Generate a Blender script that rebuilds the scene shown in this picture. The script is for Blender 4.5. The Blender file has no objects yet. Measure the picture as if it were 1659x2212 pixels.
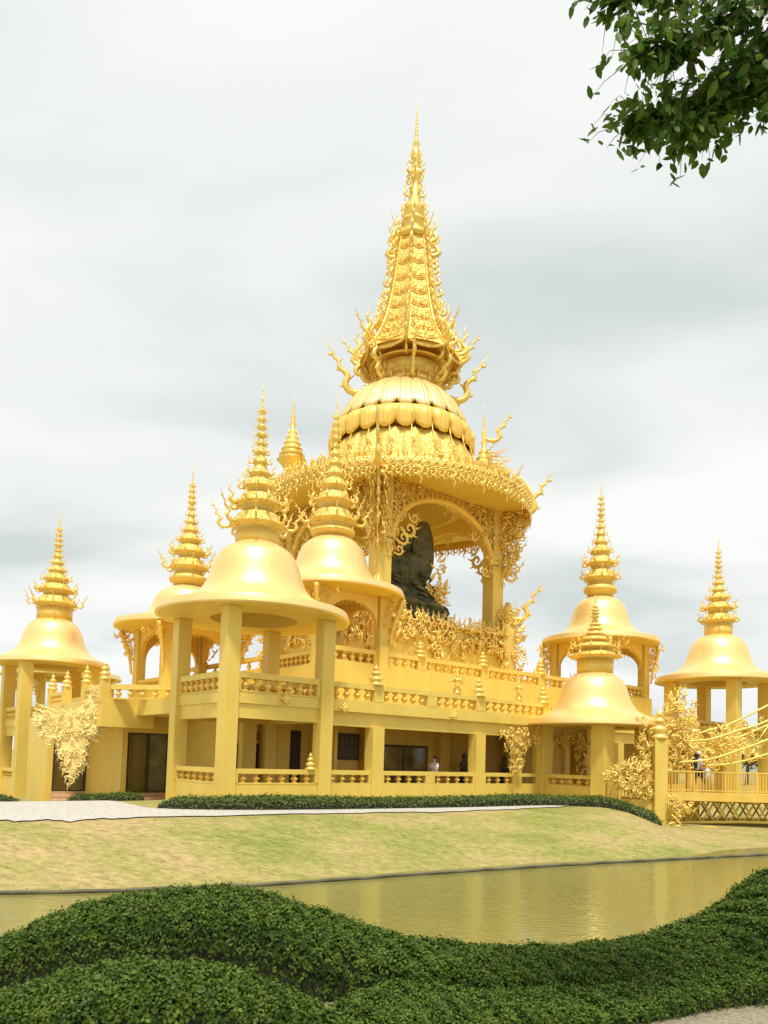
import bpy, math, random
import numpy as np
from mathutils import Vector, Matrix

random.seed(7); rng = np.random.default_rng(7)
scene = bpy.context.scene
COL = scene.collection
PI = math.pi

# ------------------------------------------------------------------ camera
cd = bpy.data.cameras.new("camera"); cam = bpy.data.objects.new("camera", cd); COL.objects.link(cam)
scene.camera = cam
cd.sensor_fit = 'VERTICAL'; cd.sensor_height = 36.0; cd.lens = 36.0 * 1650.0 / 2212.0
cd.shift_y = 434.0 / 2212.0
cd.clip_start = 0.05; cd.clip_end = 3000
p_, r_ = math.radians(3.45), math.radians(1.7)
F_ = Vector((0, math.cos(p_), math.sin(p_))); U0 = Vector((0, -math.sin(p_), math.cos(p_))); R0 = Vector((1, 0, 0))
R_ = R0 * math.cos(r_) + U0 * math.sin(r_); U_ = U0 * math.cos(r_) - R0 * math.sin(r_)
cam.matrix_world = Matrix(((R_.x, U_.x, -F_.x, 0), (R_.y, U_.y, -F_.y, 0), (R_.z, U_.z, -F_.z, 1.54), (0, 0, 0, 1)))

# ------------------------------------------------------------------ light
SUN_EL, SUN_AZ = math.radians(67), math.radians(4)      # azimuth from -Y (behind the camera) towards +X
sd = Vector((math.sin(SUN_AZ) * math.cos(SUN_EL), -math.cos(SUN_AZ) * math.cos(SUN_EL), math.sin(SUN_EL)))
sl = bpy.data.lights.new("sun", 'SUN'); sl.energy = 3.6; sl.angle = math.radians(8); sl.color = (1, .965, .90)
so = bpy.data.objects.new("sun", sl); COL.objects.link(so); so.rotation_euler = sd.to_track_quat('Z', 'Y').to_euler(); so.location = (0, -20, 60)
w = bpy.data.worlds.new("World"); scene.world = w; w.use_nodes = True
nt = w.node_tree; nt.nodes.clear(); N = nt.nodes.new; L = nt.links.new
out = N('ShaderNodeOutputWorld'); bg = N('ShaderNodeBackground'); bg.inputs[1].default_value = 0.1
sky = N('ShaderNodeTexSky'); sky.sky_type = 'NISHITA'; sky.sun_disc = False
sky.sun_elevation = SUN_EL; sky.sun_rotation = math.atan2(sd.x, sd.y)
tc = N('ShaderNodeTexCoord'); sep = N('ShaderNodeSeparateXYZ'); L(tc.outputs['Generated'], sep.inputs[0])
mz = N('ShaderNodeMath'); mz.operation = 'ADD'; L(sep.outputs[2], mz.inputs[0]); mz.inputs[1].default_value = .22
mx = N('ShaderNodeMath'); mx.operation = 'MAXIMUM'; L(mz.outputs[0], mx.inputs[0]); mx.inputs[1].default_value = .08
dx = N('ShaderNodeMath'); dx.operation = 'DIVIDE'; L(sep.outputs[0], dx.inputs[0]); L(mx.outputs[0], dx.inputs[1])
dy = N('ShaderNodeMath'); dy.operation = 'DIVIDE'; L(sep.outputs[1], dy.inputs[0]); L(mx.outputs[0], dy.inputs[1])
cmb = N('ShaderNodeCombineXYZ'); L(dx.outputs[0], cmb.inputs[0]); L(dy.outputs[0], cmb.inputs[1])
rot = N('ShaderNodeMapping'); rot.inputs['Rotation'].default_value = (0, 0, .35); rot.inputs['Scale'].default_value = (.75, 1.35, 1); rot.inputs['Location'].default_value = (4.1, 2.2, 0)
L(cmb.outputs[0], rot.inputs[0])
n1 = N('ShaderNodeTexNoise'); n1.inputs['Scale'].default_value = 1.25; n1.inputs['Detail'].default_value = 5; n1.inputs['Roughness'].default_value = .45; n1.inputs['Distortion'].default_value = .35
L(rot.outputs[0], n1.inputs[0])
cr = N('ShaderNodeValToRGB'); L(n1.outputs[0], cr.inputs[0])
cr.color_ramp.elements[0].position = .34; cr.color_ramp.elements[0].color = (.64, .70, .695, 1)
cr.color_ramp.elements[1].position = .60; cr.color_ramp.elements[1].color = (.95, .96, .94, 1)
e = cr.color_ramp.elements.new(.48); e.color = (.84, .87, .85, 1)
sc = N('ShaderNodeVectorMath'); sc.operation = 'SCALE'; L(cr.outputs[0], sc.inputs[0]); sc.inputs['Scale'].default_value = 10.0
mix = N('ShaderNodeMix'); mix.data_type = 'RGBA'; mix.inputs[0].default_value = .985
L(sky.outputs[0], mix.inputs[6]); L(sc.outputs[0], mix.inputs[7]); L(mix.outputs[2], bg.inputs[0]); L(bg.outputs[0], out.inputs[0])
scene.view_settings.view_transform = 'Standard'; scene.view_settings.look = 'None'
scene.view_settings.exposure = 0.05; scene.view_settings.gamma = 1.0

# ------------------------------------------------------------------ materials
def mat(name, base, rough=.5, metal=0., spec=.5, var=None, vscale=3., bump=0., bscale=20., stops=None, btype='noise', sheen=0, trans=0., coords='Object', vdetail=6.):
    m = bpy.data.materials.new(name); m.use_nodes = True; t = m.node_tree; b = t.nodes['Principled BSDF']
    b.inputs['Base Color'].default_value = (*base, 1); b.inputs['Roughness'].default_value = rough
    b.inputs['Metallic'].default_value = metal; b.inputs['Specular IOR Level'].default_value = spec
    if trans: b.inputs['Transmission Weight'].default_value = trans
    co = t.nodes.new('ShaderNodeTexCoord')
    if name == 'gold_wall_paint':
        mp_ = t.nodes.new('ShaderNodeMapping'); mp_.inputs['Scale'].default_value = (1.6, 1.6, .35); t.links.new(co.outputs['Object'], mp_.inputs[0])
    if var or stops:
        n = t.nodes.new('ShaderNodeTexNoise'); n.inputs['Scale'].default_value = vscale; n.inputs['Detail'].default_value = vdetail; n.inputs['Roughness'].default_value = .6
        t.links.new(mp_.outputs[0] if name == 'gold_wall_paint' else co.outputs[coords], n.inputs[0])
        r = t.nodes.new('ShaderNodeValToRGB'); t.links.new(n.outputs[0], r.inputs[0])
        if stops:
            r.color_ramp.elements[0].position = stops[0][0]; r.color_ramp.elements[0].color = (*stops[0][1], 1)
            r.color_ramp.elements[1].position = stops[-1][0]; r.color_ramp.elements[1].color = (*stops[-1][1], 1)
            for s in stops[1:-1]:
                q = r.color_ramp.elements.new(s[0]); q.color = (*s[1], 1)
        else:
            r.color_ramp.elements[0].position = .3; r.color_ramp.elements[0].color = (*var, 1)
            r.color_ramp.elements[1].position = .7; r.color_ramp.elements[1].color = (*base, 1)
        t.links.new(r.outputs[0], b.inputs['Base Color'])
    if bump:
        if btype == 'voronoi':
            n2 = t.nodes.new('ShaderNodeTexVoronoi'); n2.inputs['Scale'].default_value = bscale; o = n2.outputs['Distance']
        else:
            n2 = t.nodes.new('ShaderNodeTexNoise'); n2.inputs['Scale'].default_value = bscale; n2.inputs['Detail'].default_value = 4; o = n2.outputs[0]
        t.links.new(co.outputs[coords], n2.inputs[0])
        bp = t.nodes.new('ShaderNodeBump'); bp.inputs['Strength'].default_value = 1; bp.inputs['Distance'].default_value = bump
        t.links.new(o, bp.inputs['Height']); t.links.new(bp.outputs[0], b.inputs['Normal'])
    return m
M = {}
M['wall'] = mat('gold_wall_paint', (.83, .61, .135), .5, .06, .45, var=(.75, .53, .095), vscale=1.1, bump=.004, bscale=30)
M['bell'] = mat('gold_bell_paint', (.95, .71, .30), .38, .5, .5, var=(.91, .65, .23), vscale=.6)
M['trim'] = mat('gold_trim_paint', (.90, .64, .15), .42, .2, .5, var=(.82, .52, .08), vscale=2)
M['orn'] = mat('gold_ornament', (.94, .71, .22), .34, .4, .5, var=(.84, .56, .09), vscale=5, bump=.012, bscale=14)
M['relief'] = mat('gold_relief', (.93, .68, .19), .42, .25, .5, var=(.86, .57, .10), vscale=5, bump=.05, bscale=7, btype='voronoi')
M['relief2'] = mat('gold_carved_tiers', (.93, .68, .19), .38, .3, .5, var=(.84, .56, .10), vscale=6, bump=.03, bscale=13, btype='voronoi')
M['pale'] = mat('pale_gold_plaster', (.95, .78, .34), .5, .0, .5, var=(.88, .64, .18), vscale=6, bump=.02, bscale=12)
M['bronze'] = mat('dark_bronze', (.17, .165, .075), .5, .25, .5, var=(.04, .045, .02), vscale=2.2, bump=.12, bscale=3.5)
M['frame'] = mat('dark_frame', (.05, .03, .015), .5)
M['clear'] = mat('clear_glass', (.9, .9, .85), .02, trans=1.0)
M['glass'] = mat('dark_glass', (.20, .18, .08), .08, 0, .8, var=(.05, .06, .03), vscale=1.5)
M['dark'] = mat('dark_panel', (.03, .03, .035), .4)
M['red'] = mat('red_sign', (.42, .10, .05), .6)
M['stone'] = mat('step_stone', (.62, .40, .22), .8, var=(.5, .3, .15), vscale=4)
M['gravel'] = mat('white_gravel', (.76, .72, .66), .95, stops=[(.3, (.32, .28, .22)), (.5, (.54, .50, .43)), (.7, (.68, .64, .57))], vscale=14, bump=.05, bscale=18)
M['soil'] = mat('near_ground', (.3, .25, .16), .95, stops=[(.3, (.20, .16, .09)), (.55, (.34, .29, .19)), (.75, (.47, .42, .31))], vscale=22, bump=.03, bscale=40)
M['edge'] = mat('pond_kerb', (.09, .08, .05), .85, var=(.16, .14, .08), vscale=3)
M['leaf1'] = mat('hedge_leaf', (.05, .10, .012), .6, 0, .25, stops=[(.3, (.02, .045, .004)), (.5, (.055, .10, .008)), (.7, (.14, .19, .02))], vscale=8, vdetail=3)
M['leaf2'] = mat('low_hedge_leaf', (.06, .10, .02), .55, stops=[(.3, (.05, .085, .01)), (.7, (.17, .21, .04))], vscale=8)
M['leaf3'] = mat('tree_leaf', (.045, .09, .01), .5, 0, .3, stops=[(.3, (.05, .12, .012)), (.5, (.09, .18, .018)), (.7, (.17, .25, .03))], vscale=7, vdetail=2)
M['leaf4'] = mat('far_leaf', (.05, .085, .02), .7, stops=[(.3, (.03, .055, .014)), (.7, (.09, .13, .03))], vscale=.8)
M['core'] = mat('hedge_shade_core', (.018, .028, .008), .95, var=(.03, .028, .012), vscale=6)
M['bark'] = mat('bark', (.22, .13, .05), .85, var=(.12, .07, .03), vscale=8, bump=.02, bscale=20)
M['skin'] = mat('skin', (.55, .32, .22), .5)
M['hair'] = mat('hair', (.015, .012, .01), .5)
M['cloth_white'] = mat('white_cloth', (.75, .72, .78), .8)
M['cloth_lilac'] = mat('lilac_cloth', (.60, .50, .62), .8)
M['cloth_black'] = mat('black_cloth', (.02, .02, .025), .8)
M['cloth_red'] = mat('red_cloth', (.5, .08, .07), .8)
M['white'] = mat('white_plastic', (.8, .8, .8), .5)

def translucent(m, amt):
    t = m.node_tree; b = t.nodes['Principled BSDF']; o = t.nodes['Material Output']; tr = t.nodes.new('ShaderNodeBsdfTranslucent'); mx_ = t.nodes.new('ShaderNodeMixShader'); mx_.inputs[0].default_value = amt
    src = b.inputs['Base Color'].links[0].from_socket; t.links.new(src, tr.inputs[0]); t.links.new(b.outputs[0], mx_.inputs[1]); t.links.new(tr.outputs[0], mx_.inputs[2]); t.links.new(mx_.outputs[0], o.inputs[0])
M['leaf_lit_top'] = mat('lit_top_leaf', (.2, .28, .04), .6, 0, .25, stops=[(.3, (.06, .11, .012)), (.55, (.13, .20, .025)), (.75, (.23, .28, .05))], vscale=20, vdetail=2)  # lighter leaf colour that paints light onto the hedge tops
for k_, a__ in (('leaf1', .15), ('leaf2', .2), ('leaf3', .45), ('leaf_lit_top', .3)): translucent(M[k_], a__)
def grass_mat():
    m = bpy.data.materials.new('grass_bank'); m.use_nodes = True; t = m.node_tree; b = t.nodes['Principled BSDF']
    b.inputs['Roughness'].default_value = .95; b.inputs['Specular IOR Level'].default_value = .1
    co = t.nodes.new('ShaderNodeTexCoord')
    a = t.nodes.new('ShaderNodeTexNoise'); a.inputs['Scale'].default_value = .45; a.inputs['Detail'].default_value = 7; a.inputs['Roughness'].default_value = .65
    c = t.nodes.new('ShaderNodeTexNoise'); c.inputs['Scale'].default_value = 7; c.inputs['Detail'].default_value = 6; c.inputs['Roughness'].default_value = .7
    mp = t.nodes.new('ShaderNodeMapping'); mp.inputs['Scale'].default_value = (.55, 1.2, 1)
    t.links.new(co.outputs['Object'], mp.inputs[0]); t.links.new(mp.outputs[0], a.inputs[0]); t.links.new(mp.outputs[0], c.inputs[0])
    r = t.nodes.new('ShaderNodeValToRGB'); t.links.new(a.outputs[0], r.inputs[0]); el = r.color_ramp.elements
    el[0].position = .36; el[0].color = (.28, .29, .075, 1); el[1].position = .62; el[1].color = (.50, .37, .17, 1)
    q = el.new(.47); q.color = (.38, .34, .115, 1)
    r2 = t.nodes.new('ShaderNodeValToRGB'); t.links.new(c.outputs[0], r2.inputs[0]); e2 = r2.color_ramp.elements
    e2[0].position = .32; e2[0].color = (.60, .62, .58, 1); e2[1].position = .68; e2[1].color = (1.22, 1.2, 1.15, 1)
    mu = t.nodes.new('ShaderNodeMix'); mu.data_type = 'RGBA'; mu.blend_type = 'MULTIPLY'; mu.inputs[0].default_value = 1
    t.links.new(r.outputs[0], mu.inputs[6]); t.links.new(r2.outputs[0], mu.inputs[7]); t.links.new(mu.outputs[2], b.inputs['Base Color'])
    bp = t.nodes.new('ShaderNodeBump'); bp.inputs['Distance'].default_value = .06; t.links.new(c.outputs[0], bp.inputs['Height']); t.links.new(bp.outputs[0], b.inputs['Normal'])
    return m
M['grass'] = grass_mat()
def water_mat():
    m = bpy.data.materials.new('pond_water'); m.use_nodes = True; t = m.node_tree; b = t.nodes['Principled BSDF']
    b.inputs['Base Color'].default_value = (.22, .205, .06, 1); b.inputs['Roughness'].default_value = .05; b.inputs['IOR'].default_value = 1.33
    co = t.nodes.new('ShaderNodeTexCoord'); mp = t.nodes.new('ShaderNodeMapping'); mp.inputs['Scale'].default_value = (1.0, 2.6, 1); mp.inputs['Rotation'].default_value = (0, 0, .25)
    n = t.nodes.new('ShaderNodeTexNoise'); n.inputs['Scale'].default_value = 3.5; n.inputs['Detail'].default_value = 3
    t.links.new(co.outputs['Object'], mp.inputs[0]); t.links.new(mp.outputs[0], n.inputs[0])
    bp = t.nodes.new('ShaderNodeBump'); bp.inputs['Distance'].default_value = .010; bp.inputs['Strength'].default_value = 1
    t.links.new(n.outputs[0], bp.inputs['Height']); t.links.new(bp.outputs[0], b.inputs['Normal'])
    return m
M['water'] = water_mat()

# ------------------------------------------------------------------ mesh helpers
def arr_mesh(name, V, Fs):
    me = bpy.data.meshes.new(name); me.from_pydata(V.tolist() if hasattr(V, 'tolist') else V, [], Fs); me.update(); return me
def quad_mesh(name, V):                      # V (n,4,3): n separate quads
    n = V.shape[0]; me = bpy.data.meshes.new(name)
    me.vertices.add(n * 4); me.vertices.foreach_set('co', V.reshape(-1).astype(np.float32))
    me.loops.add(n * 4); me.loops.foreach_set('vertex_index', np.arange(n * 4, dtype=np.int32))
    me.polygons.add(n); me.polygons.foreach_set('loop_start', np.arange(0, n * 4, 4, dtype=np.int32))
    me.update(calc_edges=True); me.validate(); return me
def link(name, me, m=None, parent=None, loc=None, rotz=None, scale=None):
    o = bpy.data.objects.new(name, me); COL.objects.link(o)
    if m is not None and me is not None and not me.materials: me.materials.append(m)
    if parent is not None: o.parent = parent
    if loc is not None: o.location = loc
    if rotz is not None: o.rotation_euler = (0, 0, rotz)
    if scale is not None: o.scale = scale
    return o
def tag(o, label=None, cat=None, group=None, kind=None):
    if label: o['label'] = label
    if cat: o['category'] = cat
    if group: o['group'] = group
    if kind: o['kind'] = kind
    return o
def empty(name, loc, rotz, label, cat, group=None):
    o = bpy.data.objects.new(name, None); COL.objects.link(o); o.location = loc; o.rotation_euler = (0, 0, rotz)
    return tag(o, label, cat, group)

class MB:
    def __init__(s): s.V = []; s.F = []; s.S = []; s.n = 0
    def add(s, V, F, smooth=True):
        V = np.asarray(V, float); s.V.append(V); k = s.n
        s.F += [tuple(i + k for i in f) for f in F]; s.S += [smooth] * len(F); s.n += len(V)
    def box(s, x0, x1, y0, y1, z0, z1):
        V = [(x, y, z) for z in (z0, z1) for y in (y0, y1) for x in (x0, x1)]
        s.add(V, [(0, 2, 3, 1), (4, 5, 7, 6), (0, 1, 5, 4), (2, 6, 7, 3), (0, 4, 6, 2), (1, 3, 7, 5)], False)
    def lathe(s, prof, n=24, c=(0, 0), smooth=True, caps=True, wob=None):
        A = np.arange(n) * 2 * PI / n; V = []
        for (r, z) in prof:
            for a in A:
                rr = r if wob is None else wob(r, z, a)
                V.append((c[0] + rr * math.cos(a), c[1] + rr * math.sin(a), z))
        F = []
        for i in range(len(prof) - 1):
            for j in range(n):
                k = (j + 1) % n; F.append((i * n + j, i * n + k, (i + 1) * n + k, (i + 1) * n + j))
        if caps: F.append(tuple(range(n - 1, -1, -1))); F.append(tuple((len(prof) - 1) * n + j for j in range(n)))
        s.add(V, F, smooth)
    def tube(s, P, R, n=6, flat=1.0, smooth=True):
        P = np.asarray(P, float); m = len(P); R = np.full(m, R) if np.isscalar(R) else np.asarray(R)
        T = np.gradient(P, axis=0); T /= np.linalg.norm(T, axis=1)[:, None] + 1e-9
        ref = np.array([0, 1., 0]) if abs(T[0][1]) < .9 else np.array([1., 0, 0]); V = []
        for i in range(m):
            a = ref - T[i] * (ref @ T[i]); a /= np.linalg.norm(a) + 1e-9; b = np.cross(T[i], a); ref = a
            for j in range(n):
                t = 2 * PI * j / n; V.append(P[i] + R[i] * (a * math.cos(t) * flat + b * math.sin(t)))
        F = [(i * n + j, i * n + (j + 1) % n, (i + 1) * n + (j + 1) % n, (i + 1) * n + j) for i in range(m - 1) for j in range(n)]
        F += [tuple(range(n - 1, -1, -1)), tuple((m - 1) * n + j for j in range(n))]
        s.add(V, F, smooth)
    def put(s, unit, o, ex, ey, ez, size):
        V, F = unit; B = np.array([ex, ey, ez], float)
        s.add(np.asarray(o) + (V * size) @ B, F)
    def prism(s, poly, y0, y1):                 # poly in (x,z), extruded along y
        n = len(poly); V = [(x, y0, z) for x, z in poly] + [(x, y1, z) for x, z in poly]
        F = [tuple(range(n)), tuple(range(2 * n - 1, n - 1, -1))] + [(i, n + i, n + (i + 1) % n, (i + 1) % n) for i in range(n)]
        s.add(V, F, False)
    def mesh(s, name):
        me = bpy.data.meshes.new(name); me.from_pydata(np.concatenate(s.V).tolist(), [], s.F); me.update()
        me.polygons.foreach_set('use_smooth', s.S)
        return me
    def build(s, name, m, parent=None, **k): return link(name, s.mesh(name), m, parent, **k)

# ---- unit curls: x = outwards, y = thickness, z = up
def unit(fn):
    b = MB(); fn(b); return (np.concatenate(b.V), b.F)
def spline(P, n):
    P = np.asarray(P, float); out = []
    Q = np.vstack([2 * P[0] - P[1], P, 2 * P[-1] - P[-2]])
    for t in np.linspace(0, len(P) - 1 - 1e-6, n):
        i = int(t); f = t - i; a, b_, c, d = Q[i], Q[i + 1], Q[i + 2], Q[i + 3]
        out.append(.5 * ((2 * b_) + (-a + c) * f + (2 * a - 5 * b_ + 4 * c - d) * f * f + (-a + 3 * b_ - 3 * c + d) * f ** 3))
    return np.array(out)
def P3(P): return np.array([(x, 0, z) for x, z in P])
def barb(b, p, d, l, r): b.tube(P3([p, (p[0] + d[0] * l * .5 + .02, p[1] + d[1] * l * .5 - .02), (p[0] + d[0] * l, p[1] + d[1] * l)]), [r, r * .7, r * .08], 4, .6)
def k_flame(b):
    P = spline(P3([(-.05, 0), (.22, -.02), (.36, .1), (.30, .26), (.20, .36), (.26, .5), (.34, .6), (.29, .74), (.30, 1.0)]), 13)
    b.tube(P, np.interp(np.linspace(0, 1, 13), [0, .25, .6, 1], [.085, .115, .062, .006]), 5, .7)
    barb(b, (.30, .05), (.7, .6), .22, .05); barb(b, (.22, .33), (-.6, .8), .20, .045); barb(b, (.31, .58), (.7, .75), .18, .035); barb(b, (.29, .72), (-.6, .8), .14, .028)
def k_scroll(b):
    T = np.linspace(0, 1, 16); A = -PI / 2 + T * 3.6 * PI / 1.6; R = .30 * (1 - T * .8)
    P = [(.30 + r * math.cos(a), .32 + r * math.sin(a)) for a, r in zip(A, R)]
    b.tube(P3([(-.05, .0), (.12, .0)] + P), np.concatenate([[.07, .07], np.interp(T, [0, .4, 1], [.08, .085, .04])]), 5, .7)
    barb(b, (.58, .3), (.8, .6), .24, .05); barb(b, (.45, .55), (.35, .9), .36, .055); barb(b, (.2, .6), (-.4, .9), .25, .045)
def k_horn(b):
    P = spline(P3([(0, 0), (.22, -.10), (.42, -.08), (.52, .08), (.46, .22), (.54, .34), (.66, .42), (.66, .54), (.78, .64), (.80, .76), (.90, .86), (1.0, 1.02)]), 24)
    b.tube(P, np.interp(np.linspace(0, 1, 24), [0, .25, .6, 1], [.06, .08, .042, .004]), 6, .75)
    for p, d in (((.5, .02), (.9, .2)), ((.45, .2), (-.8, .5)), ((.6, .4), (.8, -.2)), ((.68, .52), (-.6, .7)), ((.79, .7), (.8, .1)), ((.3, -.1), (.2, -.9))): barb(b, p, d, .17, .042)
def k_leaf(b):
    b.tube(P3([(0, 0), (.10, .3), (.12, .6), (.2, 1.)]), [.12, .2, .13, .01], 5, .4)
def k_wave(b):
    P = spline(P3([(0, 0), (.25, .05), (.4, -.02), (.55, .07), (.7, 0), (.82, .08), (1, .05)]), 12)
    b.tube(P, np.linspace(.045, .006, 12), 4, .8)
K = {k: unit(f) for k, f in dict(flame=k_flame, scroll=k_scroll, horn=k_horn, leaf=k_leaf, wave=k_wave).items()}

def ring(mb, n, r, z, size, kind='flame', ph=0., lean=0., jit=0., skip=None):
    for i in range(n):
        a = ph + 2 * PI * i / n
        if skip and skip(a): continue
        ex = np.array([math.cos(a), math.sin(a), 0]); ez = np.array([0, 0, 1.])
        l = lean + (random.uniform(-1, 1) * jit)
        e1 = ex * math.cos(l) - ez * math.sin(l); e3 = ez * math.cos(l) + ex * math.sin(l); ey = np.cross(e3, e1)
        mb.put(K[kind], (r * ex[0], r * ex[1], z), e1, ey, e3, size * (1 + random.uniform(-1, 1) * jit * .5))
def inpoly(x, z, P):
    c = False; j = len(P) - 1
    for i in range(len(P)):
        if (P[i][1] > z) != (P[j][1] > z) and x < (P[j][0] - P[i][0]) * (z - P[i][1]) / (P[j][1] - P[i][1] + 1e-12) + P[i][0]: c = not c
        j = i
    return c
def lace(mb, o, ax, az, P, n, size, depth=.12, kinds=('scroll', 'flame', 'flame', 'leaf'), outward=.6, up=.5, centre=None):
    """fills the outline P (in the plane o + x*ax + z*az) with curls of real thickness"""
    o = np.asarray(o, float); ax = np.asarray(ax, float); az = np.asarray(az, float); nn = np.cross(ax, az)
    xs = [p[0] for p in P]; zs = [p[1] for p in P]; cx, cz = centre if centre else (sum(xs) / len(P), sum(zs) / len(P)); k = 0; tries = 0
    while k < n and tries < n * 30:
        tries += 1; x = random.uniform(min(xs), max(xs)); z = random.uniform(min(zs), max(zs))
        if not inpoly(x, z, P): continue
        k += 1; d = math.atan2(z - cz, x - cx) * 1.0
        dirv = np.array([math.cos(d) * outward + random.uniform(-.5, .5), math.sin(d) * outward + up + random.uniform(-.5, .5)]); dirv /= np.linalg.norm(dirv) + 1e-9
        ez = ax * dirv[0] + az * dirv[1]; ex = ax * dirv[1] - az * dirv[0]
        if random.random() < .5: ex = -ex
        t = random.uniform(-.5, .5); ez = ez + nn * t * .6; ez /= np.linalg.norm(ez); ex = ex - ez * (ex @ ez); ex /= np.linalg.norm(ex)
        s = size * random.uniform(.6, 1.25)
        mb.put(K[random.choice(kinds)], o + ax * x + az * z + nn * random.uniform(-depth, depth) - ez * s * .4, ex, np.cross(ez, ex), ez, s)

# ------------------------------------------------------------------ frame of the temple: s along the facade, v away from it
ANG = math.atan2(.6293, .7771); UX, UY = .7771, .6293; A0 = (-4.85, 27.7)
def W(s, v, z=0.): return (A0[0] + UX * s - UY * v, A0[1] + UY * s + UX * v, z)
def Linv(X, Y): dx_, dy_ = X - A0[0], Y - A0[1]; return dx_ * UX + dy_ * UY, -dx_ * UY + dy_ * UX

# ------------------------------------------------------------------ terrain
WL = np.array([(-60, 5.5), (-25, 9.5), (-12, 13.0), (-7.08, 14.5), (-5.5, 14.9), (-2.15, 16.4), (.9, 18.4), (4.7, 20.7), (8.5, 22.8), (12.5, 24.9), (20, 28.0), (40, 33.0), (80, 40.0)])
def sst(t): t = np.clip(t, 0, 1); return t * t * (3 - 2 * t)
def ground(X, Y):
    X = np.asarray(X, float); Y = np.asarray(Y, float)
    yw = np.interp(X, WL[:, 0], WL[:, 1]); d = (Y - yw) * .86                     # distance behind the far waterline
    dx_, dy_ = X - A0[0], Y - A0[1]; vv = -dx_ * UY + dy_ * UX
    plat = -.12 - .85 * sst((vv + .5) / 13) * sst((-X - 4) / 6)
    plat = plat - .72 * sst((X - 8.6) / 3.2) * sst((42 - Y) / 6)
    wid = np.interp(X, [-30, -8, -2, 5, 9, 14], [3.4, 3.4, 5.2, 6.2, 5.0, 8.0])
    far = -1.28 + (plat + 1.28) * sst((d + .1) / wid) ** .85
    near = -.35 - .5 * sst(Y / 4.5) - .75 * sst((Y - 9.0) / 1.6)
    bed = np.full_like(X, -1.6)
    return np.where(d > -.25, np.where(d > 0, far, -1.28 - 1.2 * np.minimum(-d, .25)), np.maximum(np.where(Y < 11, near, bed), bed))
gx = np.concatenate([np.linspace(-900, -40, 14), np.linspace(-36, 36, 241), np.linspace(40, 900, 14)])
gy = np.concatenate([np.linspace(-60, -2, 8), np.linspace(0, 46, 185), np.linspace(48, 80, 17), np.linspace(90, 1500, 14)])
GX, GY = np.meshgrid(gx, gy); GZ = ground(GX, GY)
V = np.stack([GX, GY, GZ], -1).reshape(-1, 3); nx = len(gx)
Fq = [(j * nx + i, j * nx + i + 1, (j + 1) * nx + i + 1, (j + 1) * nx + i) for j in range(len(gy) - 1) for i in range(nx - 1)]
g = link('ground', arr_mesh('ground', V, Fq), M['grass']); g.data.polygons.foreach_set('use_smooth', [True] * len(Fq)); tag(g, kind='structure')
g.data.materials.append(M['soil'])
mi = [1 if (V[f[0]][1] < 11 and V[f[2]][1] < 11.2 and abs(V[f[0]][0]) < 45) else 0 for f in Fq]
g.data.polygons.foreach_set('material_index', mi)
mb = MB(); mb.add([(-80, -5, -1.2), (80, -5, -1.2), (80, 45, -1.2), (-80, 45, -1.2)], [(0, 1, 2, 3)], False)
tag(mb.build('water', M['water']), kind='structure')
# dark kerb along the far waterline
mb = MB(); xs = np.linspace(-30, 30, 181); ys = np.interp(xs, WL[:, 0], WL[:, 1]) - .02 + .02 * np.sin(xs * 3.1) + .015 * np.sin(xs * 7.7)
mb.tube(np.stack([xs, ys, np.full_like(xs, -1.17) + .012 * np.sin(xs * 5.3)], -1), .042, 6)
tag(mb.build('pond_edging', M['edge']), kind='structure')
# gravel path: sheet above the ground
near = np.array([(-30, 10.4), (-20, 13.6), (-12, 16.4), (-8.64, 17.5), (-7.3, 18.1), (-6.05, 19.25), (-1.67, 22.5), (2.7, 25.6), (6.4, 29.0), (8.0, 31.2)])
farp = np.array([(-52, 46), (-40, 40.), (-26, 36), (-17, 33), (-11.0, 28.6), (-6.7, 22.3), (-1.7, 24.0), (2.9, 27.3), (6.5, 30.3), (8.0, 31.6)])
def resample(P, n):
    d = np.concatenate([[0], np.cumsum(np.linalg.norm(np.diff(P, axis=0), axis=1))]); t = np.linspace(0, d[-1], n); return np.stack([np.interp(t, d, P[:, 0]), np.interp(t, d, P[:, 1])], -1)
ts = np.linspace(0, 9, 110)
an = np.stack([np.interp(ts, range(10), near[:, 0]), np.interp(ts, range(10), near[:, 1])], -1); af = np.stack([np.interp(ts, range(10), farp[:, 0]), np.interp(ts, range(10), farp[:, 1])], -1)
an[:, 1] += .10 * np.sin(ts * 9) + .06 * np.sin(ts * 23)
rows = []
for k in np.linspace(0, 1, 14):
    q = an * (1 - k) + af * k; rows.append(np.concatenate([q, (ground(q[:, 0], q[:, 1]) + .03)[:, None]], 1))
V = np.concatenate(rows); n_ = 110
Fq = [(j * n_ + i, j * n_ + i + 1, (j + 1) * n_ + i + 1, (j + 1) * n_ + i) for j in range(13) for i in range(n_ - 1)]
tag(link('gravel_path', arr_mesh('gravel_path', V, Fq), M['gravel']), kind='structure')
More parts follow.
